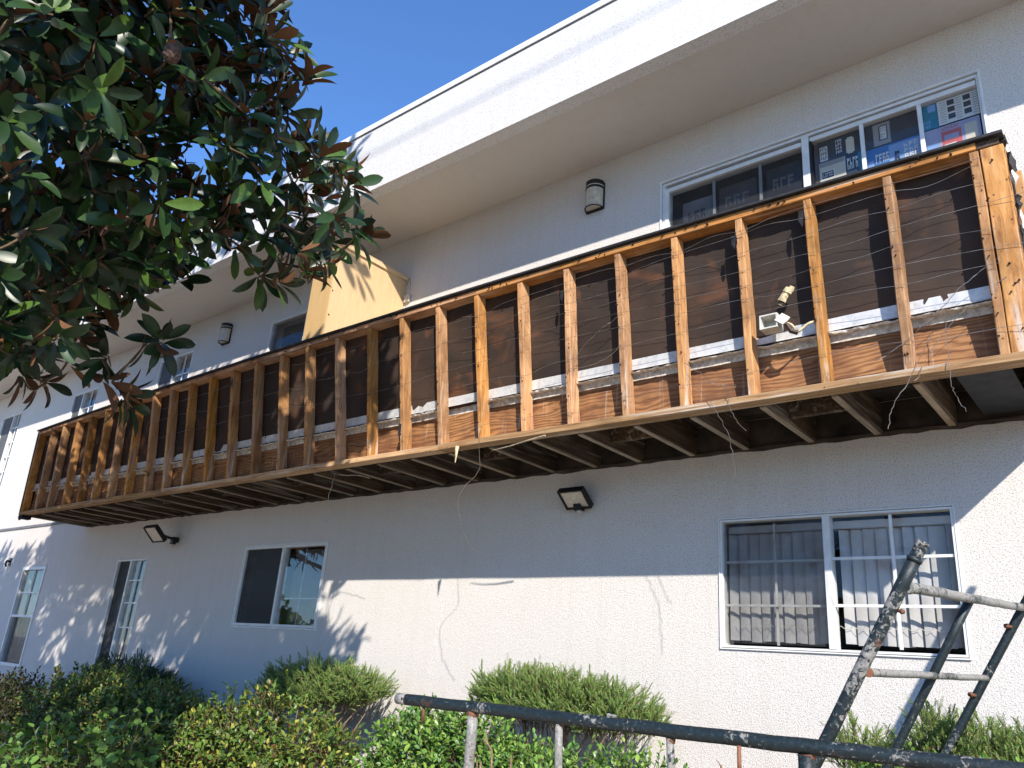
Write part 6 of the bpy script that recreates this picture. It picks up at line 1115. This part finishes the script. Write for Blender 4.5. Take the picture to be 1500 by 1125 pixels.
def magnolia(label, base, fork, centre, tips, extra, nlimb, kk):
    t = thing('magnolia_tree', label, 'tree', base, None)
    MB().tube(catmull([Vector(base) - Vector((0, 0, .1)), Vector(base)*.6 + Vector(fork)*.4 + Vector((.06, .04, 0)), Vector(fork)], 8), .16, 14, r1=.10).build('trunk', M['bark'], t, True)
    items = []; far = []
    for g_i, (P_, dest, nl) in enumerate(((tips, items, nlimb), (extra, far, max(4, nlimb//2)))):
        if not P_: continue
        for c, g in kmeans(P_, nl):
            f = Vector(fork); node = f.lerp(c, .82)
            lm = catmull([f, f.lerp(node, .45) + Vector((0, 0, .18)) + rvec()*.08, node], 7)
            MB().tube(lm, .05, 9, r1=.016).build('limb', M['bark'], t, True)
            m = MB(); placed = [node]
            for p in sorted(g, key=lambda q: (q-node).length):
                src = min(placed + lm[6:], key=lambda q: (q-p).length + .25*(q-node).length); placed.append(p)
                ax = ((p - Vector(centre))*.5 + Vector((0, 0, .35)) + rvec()*.55).normalized()
                a = src; mid = a.lerp(p, .55) - Vector((0, 0, .03)) + rvec()*.03
                m.tube(catmull([a, mid, p - ax*.03], 4), .008, 5, r1=.0045)
                up_ = rnd.random() < .5
                q = ax.orthogonal().normalized(); w = ax.cross(q); n = rnd.randint(7, 11); ph = rnd.uniform(0, 6.3)
                for i in range(n):
                    u = i/(n-1); an = ph + i*GOLD; th = math.radians(rnd.uniform(45, 80) if up_ else rnd.uniform(70, 120))*(1-.6*u)
                    rr = q*math.cos(an) + w*math.sin(an)
                    l = ax*math.cos(th) + rr*math.sin(th) - Vector((0, 0, .02 if up_ else .30)); nn = ax*math.sin(th) - rr*math.cos(th) + rvec()*.28
                    dest.append((rnd.randrange(4), p - ax*.06*(1-u) + rr*.012, frame_from(l, nn), rnd.uniform(.78, 1.12)*(1.03 if g_i == 0 else 1.5)))
            m.build('twig', M['twig'], t)
    items.sort(key=lambda it: (it[1]-EYE).length)
    if kk: singles('leaf', MAG, items[:kk], M['magnolia'], t)
    rest = items[kk:] + far
    tag(joined('foliage', MAG, rest, M['magnolia'], t), kind='stuff')
    return t
tips = table(CROWN); extra = table(CROWN_OFF)
mg = magnolia('large magnolia with glossy dark leaves and rusty undersides at the upper left', (5.9, -3.7, 0), (6.3, -3.35, 2.7), (6.6, -2.8, 4.2), tips, [p for p in extra if p.x > 3.2], 20, 300)
magnolia('magnolia tree standing beyond the left edge, shading the wall', (1.6, -3.4, 0), (1.7, -3.2, 2.5), (1.8, -2.6, 4.4), [], [p for p in extra if p.x <= 3.2], 20, 0)
# a ripe seed cone
def cone(p, r):
    m = MB(); n = 9; vs = []; fs = []
    for i in range(n+1):
        a = PI*i/n
        for k in range(12):
            b = 2*PI*k/12; q = r*(1+.16*((i+k) % 2))*math.sin(a)
            vs.append((p[0]+q*math.cos(b), p[1]+q*math.sin(b), p[2]+r*1.35*math.cos(a)))
    for i in range(n):
        for k in range(12):
            fs.append((i*12+k, i*12+(k+1) % 12, (i+1)*12+(k+1) % 12, (i+1)*12+k))
    return m.add(vs, fs).build('seed_cone', M['cone'], mg)
M['cone'] = plain('seed_cone', (.085, .045, .028), .9, var=.5, scale=60)
for p in ((8.94, -2.95, 3.93), (8.35, -1.75, 3.62)): cone(p, .034)

# trees across the street, seen only as reflections in the panes
def street_tree(x, y, h, label):
    t = thing('street_tree', label, 'tree', (x, y, 0), 'trees across the street')
    MB().tube(catmull([(x, y, -.1), (x+.1, y, h*.3), (x, y+.1, h*.6)], 6), .2, 10, r1=.08).build('trunk', M['bark'], t, True)
    tp = [leaf_tpl(.34, .22, 2, .2, .1)]; it = []
    for k in range(1500):
        d = rvec(); r = rnd.random()**.4
        p = Vector((x+d.x*h*.38*r, y+d.y*h*.38*r, h*.66+d.z*h*.36*r + .25*math.sin(7*d.x+x)))
        it.append((0, p, frame_from(rvec(), Vector((0, 0, 1))+rvec()*.6), rnd.uniform(.6, 1.3)))
    tag(joined('crown', tp, it, M['hedge'], t), kind='stuff')
for x, y, h, lb in ((-11.5, -11.0, 2.6, 'lowest round street tree, nearest the building on the left'), (-17.5, -14.0, 3.6, 'small street tree farther out on the left'),
                    (-6.0, -15.5, 5.0, 'middle sized street tree beside the low tan building'), (-20, -26, 10, 'tallest street tree far off to the left')):
    street_tree(x, y, h, lb)

# low building added behind the photographer to block horizon sky; seen only in reflections
nb = thing('sky_blocker_building', 'low plain tan building added behind the photographer to block sky light', 'building', (16, -18, 0))
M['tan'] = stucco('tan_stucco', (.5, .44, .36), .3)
nw = [(x, x+1.6, 1.2, 2.4) for x in range(2, 32, 4)]
m = MB()
w2 = wall_grid(0, 34, 0, 3.9, nw, 0, .15)
w2.v = [(34-x, -18-y, z) for x, y, z in w2.v]
w2.box(0, 34, -27, -18.3, 0, 3.9)
w2.build('wall', M['tan'], nb)
MB().box(-.4, 34.4, -27.4, -17.6, 3.91, 4.2).build('roof', M['joint'], nb)
for x0, x1, z0, z1 in nw:
    f_ = frame_mb(34-x1+.01, 34-x0-.01, z0+.01, z1-.01, .05, -18.1, -18.04, 34-(x0+x1)/2).build('window', M['white_frame'], nb)
    MB().box(34-x1+.05, 34-x0-.05, -18.12, -18.11, z0+.05, z1-.05).build('pane', M['screen'], f_)

# overhead cable along the street: its soft shadow falls on the eave
oc = MB().tube([(x, -6.3, 12.0 + .0004*(x-14)**2) for x in range(-30, 61, 5)], .009, 8).build('overhead_cable', M['joint'])
tag(oc, 'thin overhead cable strung along the street high above', 'cable')
